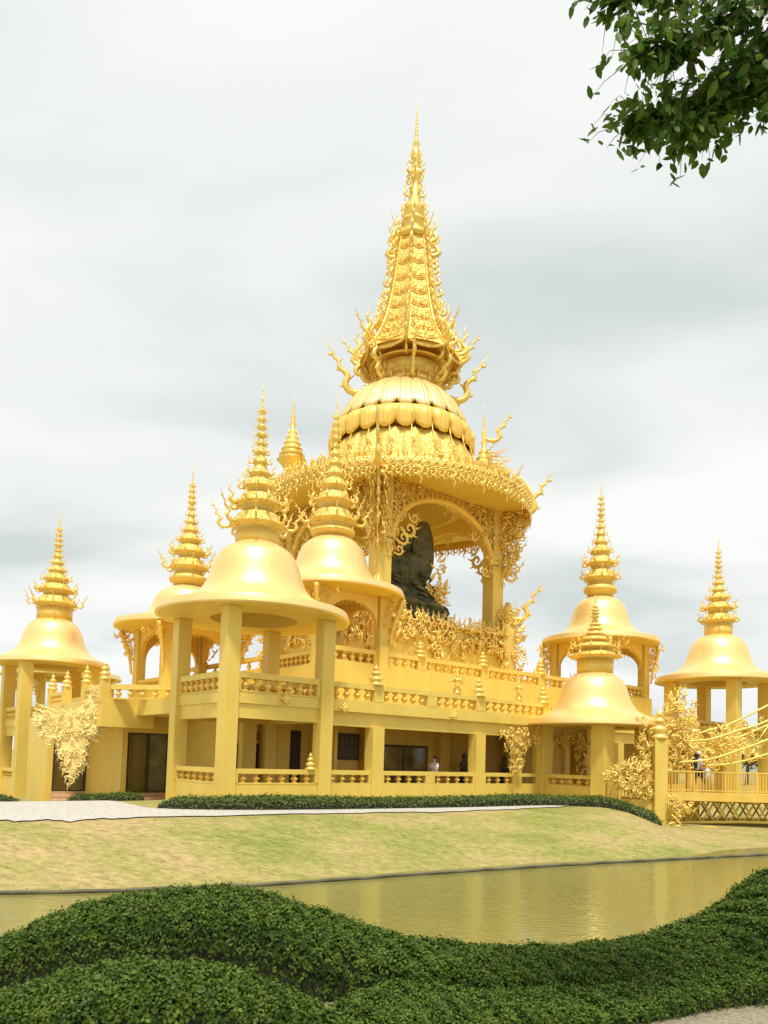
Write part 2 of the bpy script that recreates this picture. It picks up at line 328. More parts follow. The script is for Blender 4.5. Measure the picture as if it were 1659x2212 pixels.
# short grass on the bank
n = 14000; X = rng.uniform(-14, 16, n); yw = np.interp(X, WL[:, 0], WL[:, 1]); Y = yw + .1 + rng.uniform(0, 1, n) ** .9 * 8.5
ny = np.interp(X, near[:, 0], near[:, 1]); fy = np.interp(X, farp[4:, 0], farp[4:, 1]); keep = ((Y < ny + .05) | (X > 8.0))
X, Y = X[keep], Y[keep]; Z = ground(X, Y); n = len(X); a = rng.uniform(0, PI, n); h = rng.uniform(.004, .010, n); wv = rng.uniform(.012, .03, n)
ca, sa = np.cos(a) * wv, np.sin(a) * wv; lx, ly = rng.normal(0, .02, n), rng.normal(0, .02, n)
Q = np.stack([np.stack([X - ca, Y - sa, Z - .01], -1), np.stack([X + ca, Y + sa, Z - .01], -1), np.stack([X + ca * .3 + lx, Y + sa * .3 + ly, Z + h], -1), np.stack([X - ca * .3 + lx, Y - sa * .3 + ly, Z + h], -1)], 1)
tag(link('grass', quad_mesh('grass', Q), M['grass']), 'short dry grass on the bank beyond the pond', 'grass', kind='stuff')

# ------------------------------------------------------------------ leaf scatter
def leaves(P, Nn, size, jit=.7, aspect=.5, hang=0.):
    n = len(P); d = Nn + rng.normal(0, jit, (n, 3)); d /= np.linalg.norm(d, axis=1)[:, None]
    t = rng.normal(0, 1, (n, 3)); t[:, 2] -= hang * 3; t -= d * np.sum(t * d, 1)[:, None]; t /= np.linalg.norm(t, axis=1)[:, None]
    b = np.cross(d, t); s = size * rng.uniform(.6, 1.3, n)[:, None]
    return np.stack([P, P + t * s * .5 + b * s * aspect * .5 + d * s * .06, P + t * s, P + t * s * .5 - b * s * aspect * .5 + d * s * .06], 1)
def hedge(name, pts, halfw, base, dens, lsize, label, cat, group=None, m='leaf1', face_bias=0.):
    """pts: (x, y, crest z); cross-section is a rounded mound of half width halfw"""
    P = spline(np.array(pts, float), len(pts) * 8); m_ = len(P); T = np.gradient(P[:, :2], axis=0); T /= np.linalg.norm(T, axis=1)[:, None]
    Nn = np.stack([T[:, 1], -T[:, 0]], -1)
    th = np.linspace(0, PI, 13); root = empty(name, (float(P[m_ // 2][0]), float(P[m_ // 2][1]), 0), 0, label, cat, group)
    off = np.array([P[m_ // 2][0], P[m_ // 2][1], 0])
    tp_ = [min(1, (i + .6) / 5, (m_ - 1 - i + .6) / 5) ** .5 for i in range(m_)]
    def sec(i, t, k=1.0):
        k = k * tp_[i]
        c = np.sign(np.cos(t)) * np.abs(np.cos(t)) ** .6; s_ = np.abs(np.sin(t)) ** .42
        x = P[i][0] + Nn[i][0] * halfw * c * k; y = P[i][1] + Nn[i][1] * halfw * c * k
        zb = base if not callable(base) else base(P[i][0], P[i][1])
        return np.array([x, y, zb + (P[i][2] - zb) * s_ * k])
    G = np.array([[sec(i, t) for t in th] for i in range(m_)]) - off
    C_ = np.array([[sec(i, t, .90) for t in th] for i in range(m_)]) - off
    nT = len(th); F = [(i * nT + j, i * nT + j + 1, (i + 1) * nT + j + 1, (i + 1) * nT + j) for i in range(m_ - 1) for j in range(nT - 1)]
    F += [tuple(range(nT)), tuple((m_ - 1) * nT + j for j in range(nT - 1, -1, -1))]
    link('branches', arr_mesh('branches', C_.reshape(-1, 3), F), M['core'], root)  # solid near-black inner shell, bared on the sides to stand in for shade
    a, b_, c, d = G[:-1, :-1], G[:-1, 1:], G[1:, 1:], G[1:, :-1]
    nr = np.cross(b_ - a, d - a); ar = np.linalg.norm(nr, axis=-1); nr = nr / (ar[..., None] + 1e-9)
    if nr[:, nT // 2, 2].mean() < 0: nr = -nr
    wt = ar * (.15 + .85 * np.clip(nr[..., 2] * 1.15, 0, 1)); pr = (wt / wt.sum()).ravel(); n = int(wt.sum() * dens); idx = rng.choice(len(pr), n, p=pr)
    f, q = rng.random(n)[:, None], rng.random(n)[:, None]
    pick = lambda A: A.reshape(-1, 3)[idx]
    p = (pick(a) * (1 - f) + pick(d) * f) * (1 - q) + (pick(b_) * (1 - f) + pick(c) * f) * q; nn = pick(nr)
    lump = .5 * np.sin(p[:, 0:1] * 9.1 + p[:, 2:3] * 7) * np.sin(p[:, 1:2] * 8.3 + p[:, 2:3] * 11 + 1) + .5 * np.sin(p[:, 0:1] * 23 + 2 * p[:, 1:2] * 9) 
    p = p + nn * (rng.normal(0, .35, (n, 1)) * lsize + lump * lsize * 1.0 - lsize * .3)
    link('foliage', quad_mesh('foliage', leaves(p, nn, lsize, .5, .62)), M[m], root)
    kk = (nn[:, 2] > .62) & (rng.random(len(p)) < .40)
    link('lit_top_leaves', quad_mesh('lit_top_leaves', leaves(p[kk] + nn[kk] * lsize * .35 + rng.normal(0, lsize * .4, (int(kk.sum()), 3)), nn[kk], lsize * .85, .5, .6)), M['leaf_lit_top'], root)  # extra bright leaves on upward faces, top light put into their colour
    return root
hb = [(-6.5, 8.1, -.75), (-5.4, 8.15, -.72), (-4.7, 8.2, -.62), (-3.98, 8.2, -0.44), (-3.51, 8.2, -0.2), (-3.03, 8.2, -0.02), (-2.54, 8.2, 0.08), (-2.05, 8.2, 0.14), (-1.61, 8.2, 0.16), (-1.27, 8.2, 0.13), (-0.97, 8.2, 0.04), (-0.57, 8.2, -0.09), (-0.18, 8.2, -0.21), (0.17, 8.2, -0.29), (0.67, 8.26, -0.37), (1.44, 8.44, -0.46), (2.24, 8.62, -0.47), (2.79, 8.73, -0.44), (3.35, 8.85, -0.34), (3.82, 8.95, -0.19), (4.23, 9.03, 0.04), (4.58, 9.1, 0.29), (5.1, 9.2, .5), (5.8, 9.3, .55), (6.6, 9.3, .4)]
hf = [(-4.2, 5.2, -.62), (-3.4, 5.3, -.42), (-2.6, 5.4, -0.14), (-2.29, 5.4, -0.02), (-1.81, 5.4, 0.09), (-1.52, 5.5, 0.09), (-1.23, 5.7, 0.01), (-0.92, 5.9, -0.1), (-0.59, 6.1, -0.23), (-0.27, 6.27, -0.39), (-0.08, 6.37, -0.38), (0.15, 6.49, -0.34), (0.43, 6.63, -0.37), (0.89, 6.85, -0.47), (1.43, 7.09, -0.56), (2.14, 7.39, -0.60), (2.65, 7.65, -0.59), (3.21, 7.95, -0.52), (3.74, 8.15, -0.42), (4.08, 8.25, -0.34), (4.8, 8.4, -.25), (5.6, 8.5, -.3)]
hb = [(x, y, z - .075) for x, y, z in hb]; hf = [(x, y + (.2 if x > 1 else 0), z - (.06 if x < 1 else .10) - .10 * math.exp(-((x + .35) / .35) ** 2)) for x, y, z in hf]
hedge('hedge', hb, .62, -1.0, 8500, .042, 'large clipped hedge with a rounded hump and a dip, along the near pond edge', 'hedge', 'clipped wavy hedges in the foreground')
hedge('hedge', hf, .48, -.95, 9000, .038, 'nearest clipped hedge mound in the bottom left corner running low to the right', 'hedge', 'clipped wavy hedges in the foreground')
gz = lambda X, Y: float(ground(X, Y)) - .05
def low(pts, hw, lab, h=.40): return hedge('low_hedge', [(x, y, gz(x, y) + h + .04 * math.sin(x * 5.1)) for x, y in pts], hw, gz, 1100, .075, lab, 'hedge', 'low hedges along the temple wall', 'leaf2')
low([(-6.6, 22.9), (-5.4, 22.9), (-3.5, 23.6), (-1.3, 25.0), (1.0, 26.6), (3.2, 28.3), (5.4, 30.1), (7.3, 31.0), (9.0, 31.0), (10.2, 30.6), (10.9, 30.0)], .55, 'long low hedge in front of the golden facade, from steps to bridge pillar')
low([(-12.2, 30.1), (-11.2, 29.6), (-10.1, 29.2), (-8.9, 28.6)], .45, 'short low hedge between the two flights of door steps', .38)
low([(-22., 37.0), (-19, 36.0), (-16.6, 35.2)], .4, 'low hedge at the foot of the far left bell pavilion', .34)

# ------------------------------------------------------------------ shared temple pieces
def baluster_mesh():
    b = MB(); b.lathe([(.10, 0), (.10, .08), (.06, .1), (.05, .2), (.10, .34), (.125, .46), (.10, .6), (.05, .74), (.045, .8), (.085, .86), (.10, .92), (.10, 1)], 10); return b.mesh('baluster')
BAL = baluster_mesh(); BAL.materials.append(M['trim'])
def finial_mesh():
    b = MB(); b.lathe([(.30, 0), (.32, .06), (.24, .12), (.20, .2), (.27, .28), (.25, .38), (.13, .44), (.12, .5), (.2, .56), (.17, .65), (.08, .7), (.07, .74), (.12, .79), (.08, .88), (.02, .93), (.0, 1.05)], 14); return b.mesh('finial')
FIN = finial_mesh(); FIN.materials.append(M['orn'])
def balustrade(parent, p0, p1, z0, z1, zt, th=.22, pitch=.55, bays=None, posts=True, scale_r=1.0, name='balustrade'):
    """rail + end posts as the part, its balusters as sub-parts; p0,p1 in the parent's x,y"""
    p0 = np.array(p0, float); p1 = np.array(p1, float); Ln = np.linalg.norm(p1 - p0); a = math.atan2(*(p1 - p0)[::-1])
    b = MB(); b.box(0, Ln, -th / 2, th / 2, z1, zt); b.box(0, Ln, -th / 2 + .02, th / 2 - .02, z0 - .05, z0)
    bays = bays or [(0.12, Ln - .12)]; ed = [0] + [q for bb in bays for q in bb] + [Ln]
    for i in range(0, len(ed), 2):
        if ed[i + 1] - ed[i] > .02: b.box(ed[i], ed[i + 1], -th / 2 + .004, th / 2 - .004, z0 + .001, z1 - .001)
    o = b.build(name, M['wall'], parent, loc=(p0[0], p0[1], 0), rotz=a)
    for (q0, q1) in bays:
        k = max(1, int(round((q1 - q0) / pitch)))
        for i in range(k):
            c = link('baluster', BAL, None, o, loc=(q0 + (i + .5) * (q1 - q0) / k, 0, z0), scale=(1.15 * scale_r, 1.15 * scale_r, z1 - z0))
    return o
def wallpart(parent, name, boxes, m='wall'):
    b = MB()
    for q in boxes: b.box(*q)
    return b.build(name, M[m], parent)
def bevel(o, wdt=.02):
    md = o.modifiers.new('bevel', 'BEVEL'); md.width = wdt; md.segments = 1; md.limit_method = 'ANGLE'; return o

PROF = [(.95, .02), (.90, .04), (.84, .075), (.75, .125), (.635, .20), (.56, .30), (.51, .42), (.478, .55), (.45, .68), (.41, .80), (.365, .88), (.30, .95), (.23, 1.0)]
def bell_roof(parent, R, z, H, zn, rn, fat=1.0, ornate=False, square=False):
    b = MB(); lip = .045 * R
    pts = np.array([(r * R * (1 + (fat - 1) * min(1, (1 - r) * 3)), z + lip * 1.3 + h * (H - lip * 1.3)) for r, h in PROF]); pts = spline(pts, 46)
    b.lathe([(R * .97, z - lip * .25), (R, z - lip * .1), (R, z + lip * .15), (R * .972, z + lip * 1.75)], 72, caps=False)
    prof = [(R * .972, z + lip * 1.75), (R * .955, z + lip * 1.78)] + [tuple(q) for q in pts[3:]] + [(rn, zn - (zn - z - H) * .98)]
    b.lathe(prof, 72, caps=False)
    o = b.build('bell_roof', M['bell'], parent)
    s = MB(); s.lathe([(.45 * R, z - lip * .25), (.97 * R, z - lip * .25)], 64, caps=False); s.lathe([(.45 * R, z - lip * .25), (.44 * R, z + .35 * H), (.25 * R, z + .7 * H), (.05, z + .72 * H)], 48, caps=False)
    s.build('soffit', M['wall'], o)
    c = MB()
    if ornate: c.lathe([(rn * .95, z + H - .05), (rn * .97, z + H + (zn - z - H) * .3), (rn * 1.22, z + H + (zn - z - H) * .4), (rn * 1.25, z + H + (zn - z - H) * .7), (rn * .95, z + H + (zn - z - H) * .82), (rn * .95, zn)], 36)
    else: c.lathe([(rn, z + H - .08), (rn, zn)], 40)
    c.build('neck', M['trim'], o)
    return o
def spire(parent, z0, z1, rn, seed=0, wide=1.0, flame=1.0, horns=True):
    """stacked lips with rising flames, ending in a needle"""
    random.seed(seed); H = z1 - z0; body = MB(); fl = MB(); z = z0; r = rn * 1.18 * wide; k = 0; prof = [(rn * .9, z0)]
    hs = [.145, .12, .095, .08, .07, .06, .055]; rs = [1.0, .84, .60, .40, .28, .21, .15]
    zz = z0
    for h, q in zip(hs, rs):
        h *= H; q *= r
        prof += [(q * .66, zz + .01 * h), (q * .72, zz + .08 * h), (q * .70, zz + .12 * h), (q * 1.0, zz + .28 * h), (q * 1.05, zz + .32 * h), (q * 1.05, zz + .37 * h), (q * .93, zz + .40 * h), (q * .88, zz + .50 * h), (q * .80, zz + .66 * h), (q * .79, zz + .80 * h), (q * .62, zz + .84 * h), (q * .58, zz + h)]
        nf = 8 if k < 3 else 6
        ring(fl, nf, q * .98, zz + .33 * h, (h * .95 if k < 2 else h * .8) * flame * (1.0 if horns or k else .8), 'horn' if k == 0 and horns else 'flame', ph=k * .39 + seed, lean=.15 if k else -.1, jit=.12)
        if k < 3: ring(fl, nf * 2, q * .92, zz + .36 * h, h * .32, 'leaf', ph=k * .2, lean=.1)
        if k < 2: ring(fl, 8, q * .95, zz + .30 * h, h * .36, 'flame', ph=k * .2 + .1, lean=2.8)
        zz += h; k += 1
    top = z1 - zz; q = r * .16
    for j in range(4):
        f0 = j / 4 * .55; prof += [(q * (1 - f0) * .7, zz + top * f0 + .01), (q * (1 - f0) * 1.25, zz + top * (f0 + .06)), (q * (1 - f0) * .6, zz + top * (f0 + .12))]
        ring(fl, 5, q * (1 - f0), zz + top * (f0 + .05), top * .11, 'flame', ph=j, lean=.2)
    prof += [(q * .3, zz + top * .6), (q * .1, zz + top * .85), (.004, z1)]
    body.lathe(prof, 20); o = body.build('spire', M['relief2'], parent); fl.build('flames', M['orn'], o); return o

def arch_panel(mb, c0, c1, zs, za, zt, th, n=18, foot=None):
    """wall between c0 and c1 (2D) from the arch line up to zt, real thickness th; foot: leg width at each side down to foot z"""
    c0 = np.array(c0, float); c1 = np.array(c1, float); d = c1 - c0; Ln = np.linalg.norm(d); d /= Ln; nn = np.array([-d[1], d[0]]) * th / 2
    V = []; F = []
    for i in range(n + 1):
        t = -math.cos(PI * i / n) * .5 + .5; x = t * Ln; z = zs + (za - zs) * (1 - (2 * t - 1) ** 2) ** .5
        q = c0 + d * x
        V += [(q[0] + nn[0], q[1] + nn[1], z), (q[0] + nn[0], q[1] + nn[1], zt), (q[0] - nn[0], q[1] - nn[1], z), (q[0] - nn[0], q[1] - nn[1], zt)]
    for i in range(n):
        a = i * 4; b = a + 4; F += [(a, b, b + 1, a + 1), (a + 2, a + 3, b + 3, b + 2), (a, a + 2, b + 2, b), (a + 1, b + 1, b + 3, a + 3)]
    F += [(0, 1, 3, 2), (n * 4, n * 4 + 2, n * 4 + 3, n * 4 + 1)]
    mb.add(V, F, False)

def pavilion(label, X, Y, R, rim, H, zn, ztip, rn, z0, hw=1.9, cw=.5, floor=None, railtop=None, low=True, ornate=False, fat=1.0, seed=1, wide=1.0, flame=1.0, slab=None, horns=True):
    P = empty('bell_pavilion', (X, Y, 0), ANG, label, 'pavilion', 'bell roofed pavilions around the temple')
    zc = rim - .045 * R * .25
    for sx, sy in ((-1, -1), (1, -1), (1, 1), (-1, 1)):
        b = MB(); b.box(-cw / 2, cw / 2, -cw / 2, cw / 2, z0, zc)
        bevel(b.build('column', M['wall'], P, loc=(sx * hw, sy * hw, 0)), .015)
    roof = bell_roof(P, R, rim, H, zn, rn, fat, ornate)
    spire(P, zn, ztip, rn, seed, wide, flame, horns)
    e = hw - cw / 2 - .005; f = hw
    sides = [((-e, -f), (e, -f)), ((f, -e), (f, e)), ((e, f), (-e, f)), ((-f, e), (-f, -e))]
    if low is not None:
        for k, (a, b_) in enumerate(sides):
            if k not in low: continue
            base = z0; zf = low_z(label) if False else LOWZ
            wb = MB(); d = np.array(b_) - np.array(a); Ln = np.linalg.norm(d)
            wb.box(0, Ln, -.14, .14, base, zf + .60); wb.build('parapet_wall', M['wall'], P, loc=(a[0], a[1], 0), rotz=math.atan2(d[1], d[0]))
            balustrade(P, a, b_, zf + .62, zf + .92, zf + 1.08, th=.34, pitch=.5)
    if floor is not None:
        sl_ = MB(); sl_.box(-hw - .12, hw + .12, -hw - .12, hw + .12, floor - .36, floor); sl_.build('floor_slab', M['wall'], P)
        bm_ = MB(); q = hw - .06; bm_.box(-q, q, -q - .12, -q + .12, floor - .86, floor - .361); bm_.box(-q, q, q - .12, q + .12, floor - .86, floor - .361)
        bm_.box(-q - .12, -q + .12, -q + .121, q - .121, floor - .86, floor - .361); bm_.box(q - .12, q + .12, -q + .121, q - .121, floor - .86, floor - .361)
        bm_.build('beams', M['wall'], P)
        for a, b_ in sides:
            balustrade(P, a, b_, floor + .06, floor + .48, floor + .68, th=.3, pitch=.42)
    return P
LOWZ = 0.
# A: the front-left pavilion
pavA = pavilion('largest bell pavilion, at the near corner of the temple, two storeys with balustrades', -4.85, 27.7, 3.5, 6.49, 2.74, 9.66, 15.43, .80, -.6, 1.9, .52, 3.62, low=(0, 3), seed=1, wide=1.05, flame=1.15)
LOWZ = -.62
pavC = pavilion('bell pavilion at the far left edge of the photo, on square columns', -18.42, 42., 3.05, 6.1, 2.62, 9.28, 14.87, .92, -1.6, 1.75, .62, 3.05, low=(0, 3), fat=1.08, seed=2)
LOWZ = 0.
pavG = pavilion('bell pavilion at the far right edge, its tall columns beyond the bridge', 19.85, 45.3, 3.6, 6.65, 2.82, 10.08, 15.63, .78, -1.4, 1.9, .62, 3.3, low=(), seed=3, wide=1.0, flame=1.1, horns=False)
pavF = pavilion('low one storey bell pavilion standing beside the bridge pillar', 9.72, 35.3, 3.25, 3.32, 2.48, 6.41, 9.55, .80, -1.2, 1.65, .72, low=(3,), seed=4, wide=1.2, flame=1.35, horns=False)
# ornate pavilions on the upper terrace
def brackets(P, R, rim, hw, zlow, seed, arches=True):
    random.seed(seed)
    zc = rim - .011 * R
    if arches:
        b = MB()
        for a, c in (((-hw, -hw), (hw, -hw)), ((hw, -hw), (hw, hw)), ((hw, hw), (-hw, hw)), ((-hw, hw), (-hw, -hw))): 
            a = np.array(a); c = np.array(c); d = (c - a) / np.linalg.norm(c - a) * .31; arch_panel(b, a + d, c - d, zc - 1.5, zc - .35, zc - .002, .22)
            for t in np.linspace(.08, .92, 15):
                q = a + (c - a) * t; zz = zc - 1.5 + 1.15 * (1 - (2 * t - 1) ** 2) ** .5
                n_ = np.array([-(c - a)[1], (c - a)[0]]); n_ = n_ / np.linalg.norm(n_); dd = (c - a) / np.linalg.norm(c - a) * (1 if t > .5 else -1)
                b.put(K['flame'], (q[0], q[1], zz + .05), np.array([*dd, 0]), np.array([*(n_), 0]), np.array([0, 0, -1.]), .32)
        b.build('arches', M['trim'], P)
    for i, (sx, sy) in enumerate(((-1, -1), (1, -1), (1, 1), (-1, 1))):
        b = MB(); d = np.array([sx, sy]) / math.sqrt(2); o = np.array([sx * (hw + .3) , sy * (hw + .3), 0]); L_ = R - np.linalg.norm(o[:2]) - .05
        pts = [(0, zc - 2.3), (.12, zc - 1.5), (.35, zc - .8), (L_, zc - .05), (0, zc - .05)]
        T = spline(np.array([(o[0] + d[0] * x, o[1] + d[1] * x, z) for x, z in pts[:4]]), 14); b.tube(T, np.linspace(.06, .13, 14), 6)
        lace(b, o, np.array([*d, 0]), np.array([0, 0, 1.]), [(0, zc - 1.9), (.3, zc - 1.2), (L_ + .05, zc - .4), (L_ + .05, zc - .1), (0, zc - .1)], 26, .42, .12, outward=.2, up=.1)
        for j, (dx_, dy_) in enumerate(((sx, 0), (0, sy))):
            o2 = np.array([sx * hw + dx_ * .3, sy * hw + dy_ * .3, 0]); lace(b, o2, np.array([dx_, dy_, 0.]), np.array([0, 0, 1.]), [(0, zc - 1.7), (.5, zc - .7), (1.15, zc - .35), (1.1, zc - .1), (0, zc - .1)], 14, .36, .1, outward=.2, up=.1)
        b.build('bracket', M['orn'], P)
for (lab, X, Y, R, rim, H, zn, zt, rn, fl, hw, sd_, ww) in (
    ('ornate bell pavilion in front of the central tower, overlapped by the largest bell roof', -2.71, 36., 3.55, 9.16, 2.8, 12.47, 19.29, .86, 5.6, 1.75, 5, 1.05),
    ('ornate bell pavilion left of the largest bell, between it and the far left one', -10.57, 40., 3.65, 7.97, 2.29, 11.03, 16.97, .80, 4.6, 1.75, 6, 1.02),
    ('ornate bell pavilion rising behind the low bell pavilion beside the bridge', 12.95, 46., 3.5, 8.85, 2.84, 12.57, 19.2, .80, 5.6, 1.85, 7, 1.0)):
    P = pavilion(lab, X, Y, R, rim, H, zn, zt, rn, 3.2, hw, .5, None, low=None, ornate=True, seed=sd_, wide=ww, horns=sd_ != 7)
    wallpart(P, 'plinth_wall', [(-hw - .35, hw + .35, -hw - .35, hw + .35, 3.2, fl)])
    e = hw - .26
    for a, c in (((-e, -hw), (e, -hw)), ((hw, -e), (hw, e)), ((e, hw), (-e, hw)), ((-hw, e), (-hw, -e))): balustrade(P, a, c, fl + .1, fl + .5, fl + .68, th=.26, pitch=.42)
    brackets(P, R, rim, hw, fl, sd_)
# H: a bell pavilion whose rim shows behind C
P = pavilion('bell pavilion mostly hidden behind the far left one, its fringed rim showing', -24.6, 58., 4.3, 6.96, 2.2, 9.6, 13.2, .8, -1.6, 2.0, .5, None, low=None, ornate=True, seed=9, wide=.9)
brackets(P, 4.3, 6.96, 2.0, 0, 9, False)

# ------------------------------------------------------------------ the hall
hall = empty('temple_hall', (A0[0], A0[1], 0), ANG, 'golden two storey hall with an open gallery, balustrades and terraces beneath the bells', 'building')
S1 = 31.5
wallpart(hall, 'base_wall', [(2.18, 12.6, -1.74, -1.46, -.8, .62), (12.6, 30.0, -1.742, -1.462, -1.4, .62)])
wallpart(hall, 'gallery_floor', [(1.7, S1, -1.46, 2.2, -.3, .02), (.62, 1.7, 1.7, 2.2, -.3, .02)], 'stone')
wallpart(hall, 'back_wall', [(.62, S1, 2.2, 2.45, 0.02, 3.25)])
wallpart(hall, 'side_wall', [(4.0, 4.15, .3, 2.2, .02, 3.25)])
wallpart(hall, 'beam', [(2.18, S1, -1.62, -1.34, 2.72, 3.255)])
wallpart(hall, 'terrace_slab', [(2.04, S1, -1.8, 2.3, 3.255, 3.68), (-1.2, 2.04, 2.05, 2.3, 3.262, 3.675), (-1.2, S1, 2.3, 24., 3.258, 3.66)])
for s in (4.56, 10.18):
    b = MB(); b.box(-.28, .28, -.24, .24, .02, 2.73); b.build('gallery_column', M['wall'], hall, loc=(s, -1.56, 0))
b = MB(); b.box(12.45, 12.95, -1.72, -1.45, .62, 2.72); b.box(13.95, 15.1, -1.72, -1.45, .62, 2.72); b.box(16.05, 16.4, -1.72, -1.45, .62, 2.72)
for a, c in ((12.95, 13.95), (15.1, 16.05)): arch_panel(b, (a, -1.585), (c, -1.585), 2.1, 2.5, 2.722, .27, 12)
b.build('arched_wall', M['wall'], hall)
for s in (20.5, 24.5, 28.3, 31.2):
    b = MB(); b.box(-.25, .25, -.24, .24, -1.2, 2.73); b.build('gallery_column', M['wall'], hall, loc=(s, -1.56, 0))
for s in (1.0, 2.55, 6.95, 11.5, 16.2, 22., 26.):
    b = MB(); b.box(-.3, .3, -.2, .2, .02, 3.25); b.build('pilaster', M['wall'], hall, loc=(s, 1.98, 0))
balustrade(hall, (2.2, -1.6), (4.3, -1.6), .62, .92, 1.08, .3, .5)
balustrade(hall, (4.84, -1.6), (9.9, -1.6), .62, .92, 1.08, .3, .52, bays=[(.1, 2.25), (2.75, 4.95)])
balustrade(hall, (10.46, -1.6), (12.45, -1.6), .62, .92, 1.08, .3, .52)
wallpart(hall, 'arch_rail', [(12.955, 13.945, -1.75, -1.45, .93, 1.08), (15.105, 16.045, -1.75, -1.45, .93, 1.08)])
# terrace 1
balustrade(hall, (2.1, -1.66), (S1 - .2, -1.66), 3.70, 4.14, 4.33, .3, .5, bays=[(.25, 2.2), (2.65, 4.95), (5.45, 7.75), (8.3, 12.2), (12.7, 16.2), (16.8, 20.3), (21, 24.), (25, 28.6)])
for s in (4.45, 10.1, 14.4): tag(link('finial', FIN, None, hall, loc=(s, -1.66, 4.33), scale=(1.0, 1.0, .82)))
# terrace 2
wallpart(hall, 'upper_wall', [(5.35, 27.2, 2.8, 20., 3.66, 5.86)])
wallpart(hall, 'upper_pilaster', [(8.0, 8.5, 2.6, 2.8, 3.68, 6.7)])
balustrade(hall, (5.4, 2.95), (27.2, 2.95), 5.88, 6.30, 6.5, .3, .52, bays=[(.1, 2.45), (3.15, 5.15), (5.7, 9.55), (10.1, 14.1), (14.6, 18), (18.6, 21.6)])
balustrade(hall, (5.5, 19.8), (5.5, 3.2), 5.88, 6.30, 6.5, .3, 1.3)
for s in (10.75, 15.13, 19.78): link('finial', FIN, None, hall, loc=(s, 2.95, 6.5), scale=(1.0, 1.0, .8))
# left wing: walls facing the viewer, doors, overhanging balcony
wallpart(hall, 'wing_wall', [(-1.95, -1.72, 7.3, 11.7, -1.2, 3.27), (-3.7, -3.45, 11.7, 15., -1.4, 3.0), (-1.72, .13, 7.3, 7.5, 2.35, 3.27), (.13, .6, 7.3, 7.5, -1, 3.27), (-3.45, -1.95, 11.7, 11.9, 1.96, 3.27), (.6, .85, 2.45, 7.5, -1, 3.27)])
wallpart(hall, 'balcony_slab', [(-3.35, -1.2, 5.9, 13.4, 2.5, 3.62), (-1.95, .9, 2.3, 5.9, 3.0, 3.62), (-1.5, 5., 13.4, 24, 3.0, 3.62)])
for (v0, v1, zt_) in ((6.1, 8.3, 4.2), (11.0, 13.2, 4.15)):
    balustrade(hall, (-3.2, v1), (-3.2, v0), 3.66, 4.0, zt_, .22, .4)
    for vv_ in (v0, v1):
        b = MB(); b.box(-.17, .17, -.17, .17, 3.5, zt_ + .18); b.build('post', M['wall'], hall, loc=(-3.22, vv_, 0)); link('finial', FIN, None, hall, loc=(-3.22, vv_, zt_ + .18), scale=(.75, .75, .75))
balustrade(hall, (-2.2, 10.9), (-2.2, 8.4), 3.66, 3.95, 4.1, .2, .5)
balustrade(hall, (-3.0, 6.1), (-.4, 3.2), 3.66, 4.0, 4.2, .24, .5); balustrade(hall, (-.4, 3.2), (-.4, 2.15), 3.66, 4.0, 4.2, .24, .4)
balustrade(hall, (-1.4, 16.6), (-1.4, 13.5), 3.66, 4.0, 4.18, .22, .5)
def glazed_door(s0, s1, v, z0, z1, lab):
    fr = MB(); t = .045; sm = (s0 + s1) / 2; D = .06
    for a in (s0, sm, s1): fr.box(a - t, a + t, v - D, v + D, z0, z1)
    fr.box(s0 + t, s1 - t, v - D + .003, v + D - .003, z1 - .07, z1 - .001); fr.box(s0 + t, s1 - t, v - D + .003, v + D - .003, z0 + .001, z0 + .06)
    o = fr.build('door', M['frame'], hall); tag(o, lab)
    for a, c in ((s0 + t, sm - t), (sm + t, s1 - t)):
        g_ = MB(); g_.box(a, c, v + .0, v + .015, z0 + .06, z1 - .07); g_.build('pane', M['clear'] if a < sm - .2 else M['glass'], o)
    h_ = MB(); h_.box(sm - .10, sm - .07, v - .12, v - D, .75 + z0, 1.15 + z0); h_.build('handle', M['frame'], o)
glazed_door(-1.67, .08, 7.36, -.2, 2.35, 'dark framed double glass door near the large pavilion')
glazed_door(-3.4, -2.0, 11.76, -.36, 1.95, 'dark framed glass door under the hanging sculpture')
wallpart(hall, 'threshold', [(-1.72, .13, 7.2, 7.5, -1.1, -.2), (-3.45, -1.95, 11.6, 11.9, -1.2, -.36)], 'stone')
wallpart(hall, 'inner_wall', [(-1.72, .6, 8.2, 8.3, -.4, 3.2), (-3.44, -1.96, 12.5, 12.6, -.4, 3.0)])
# pale inner leaf: the left half of the double door stands in front of a plain wall
st = wallpart(hall, 'steps', [(-1.8, -.1, 6.3, 7.2, -1.0, -.34), (-1.8, -.1, 5.6, 6.3, -1.0, -.48)], 'stone')
wallpart(hall, 'steps', [(-3.5, -2.0, 10.8, 11.6, -1.2, -.5), (-3.8, -2.0, 10.1, 10.8, -1.2, -.66)], 'stone')
b = MB(); b.add([(-.2, 6.9, -.25), (.15, 6.9, -.25), (.15, 4.0, -.75), (-.2, 4.0, -.75), (-.2, 6.9, -1), (.15, 6.9, -1), (.15, 4.0, -1), (-.2, 4.0, -1)], [(0, 1, 2, 3), (0, 3, 7, 4), (1, 5, 6, 2), (3, 2, 6, 7), (0, 4, 5, 1)], False); b.build('ramp', M['stone'], hall)
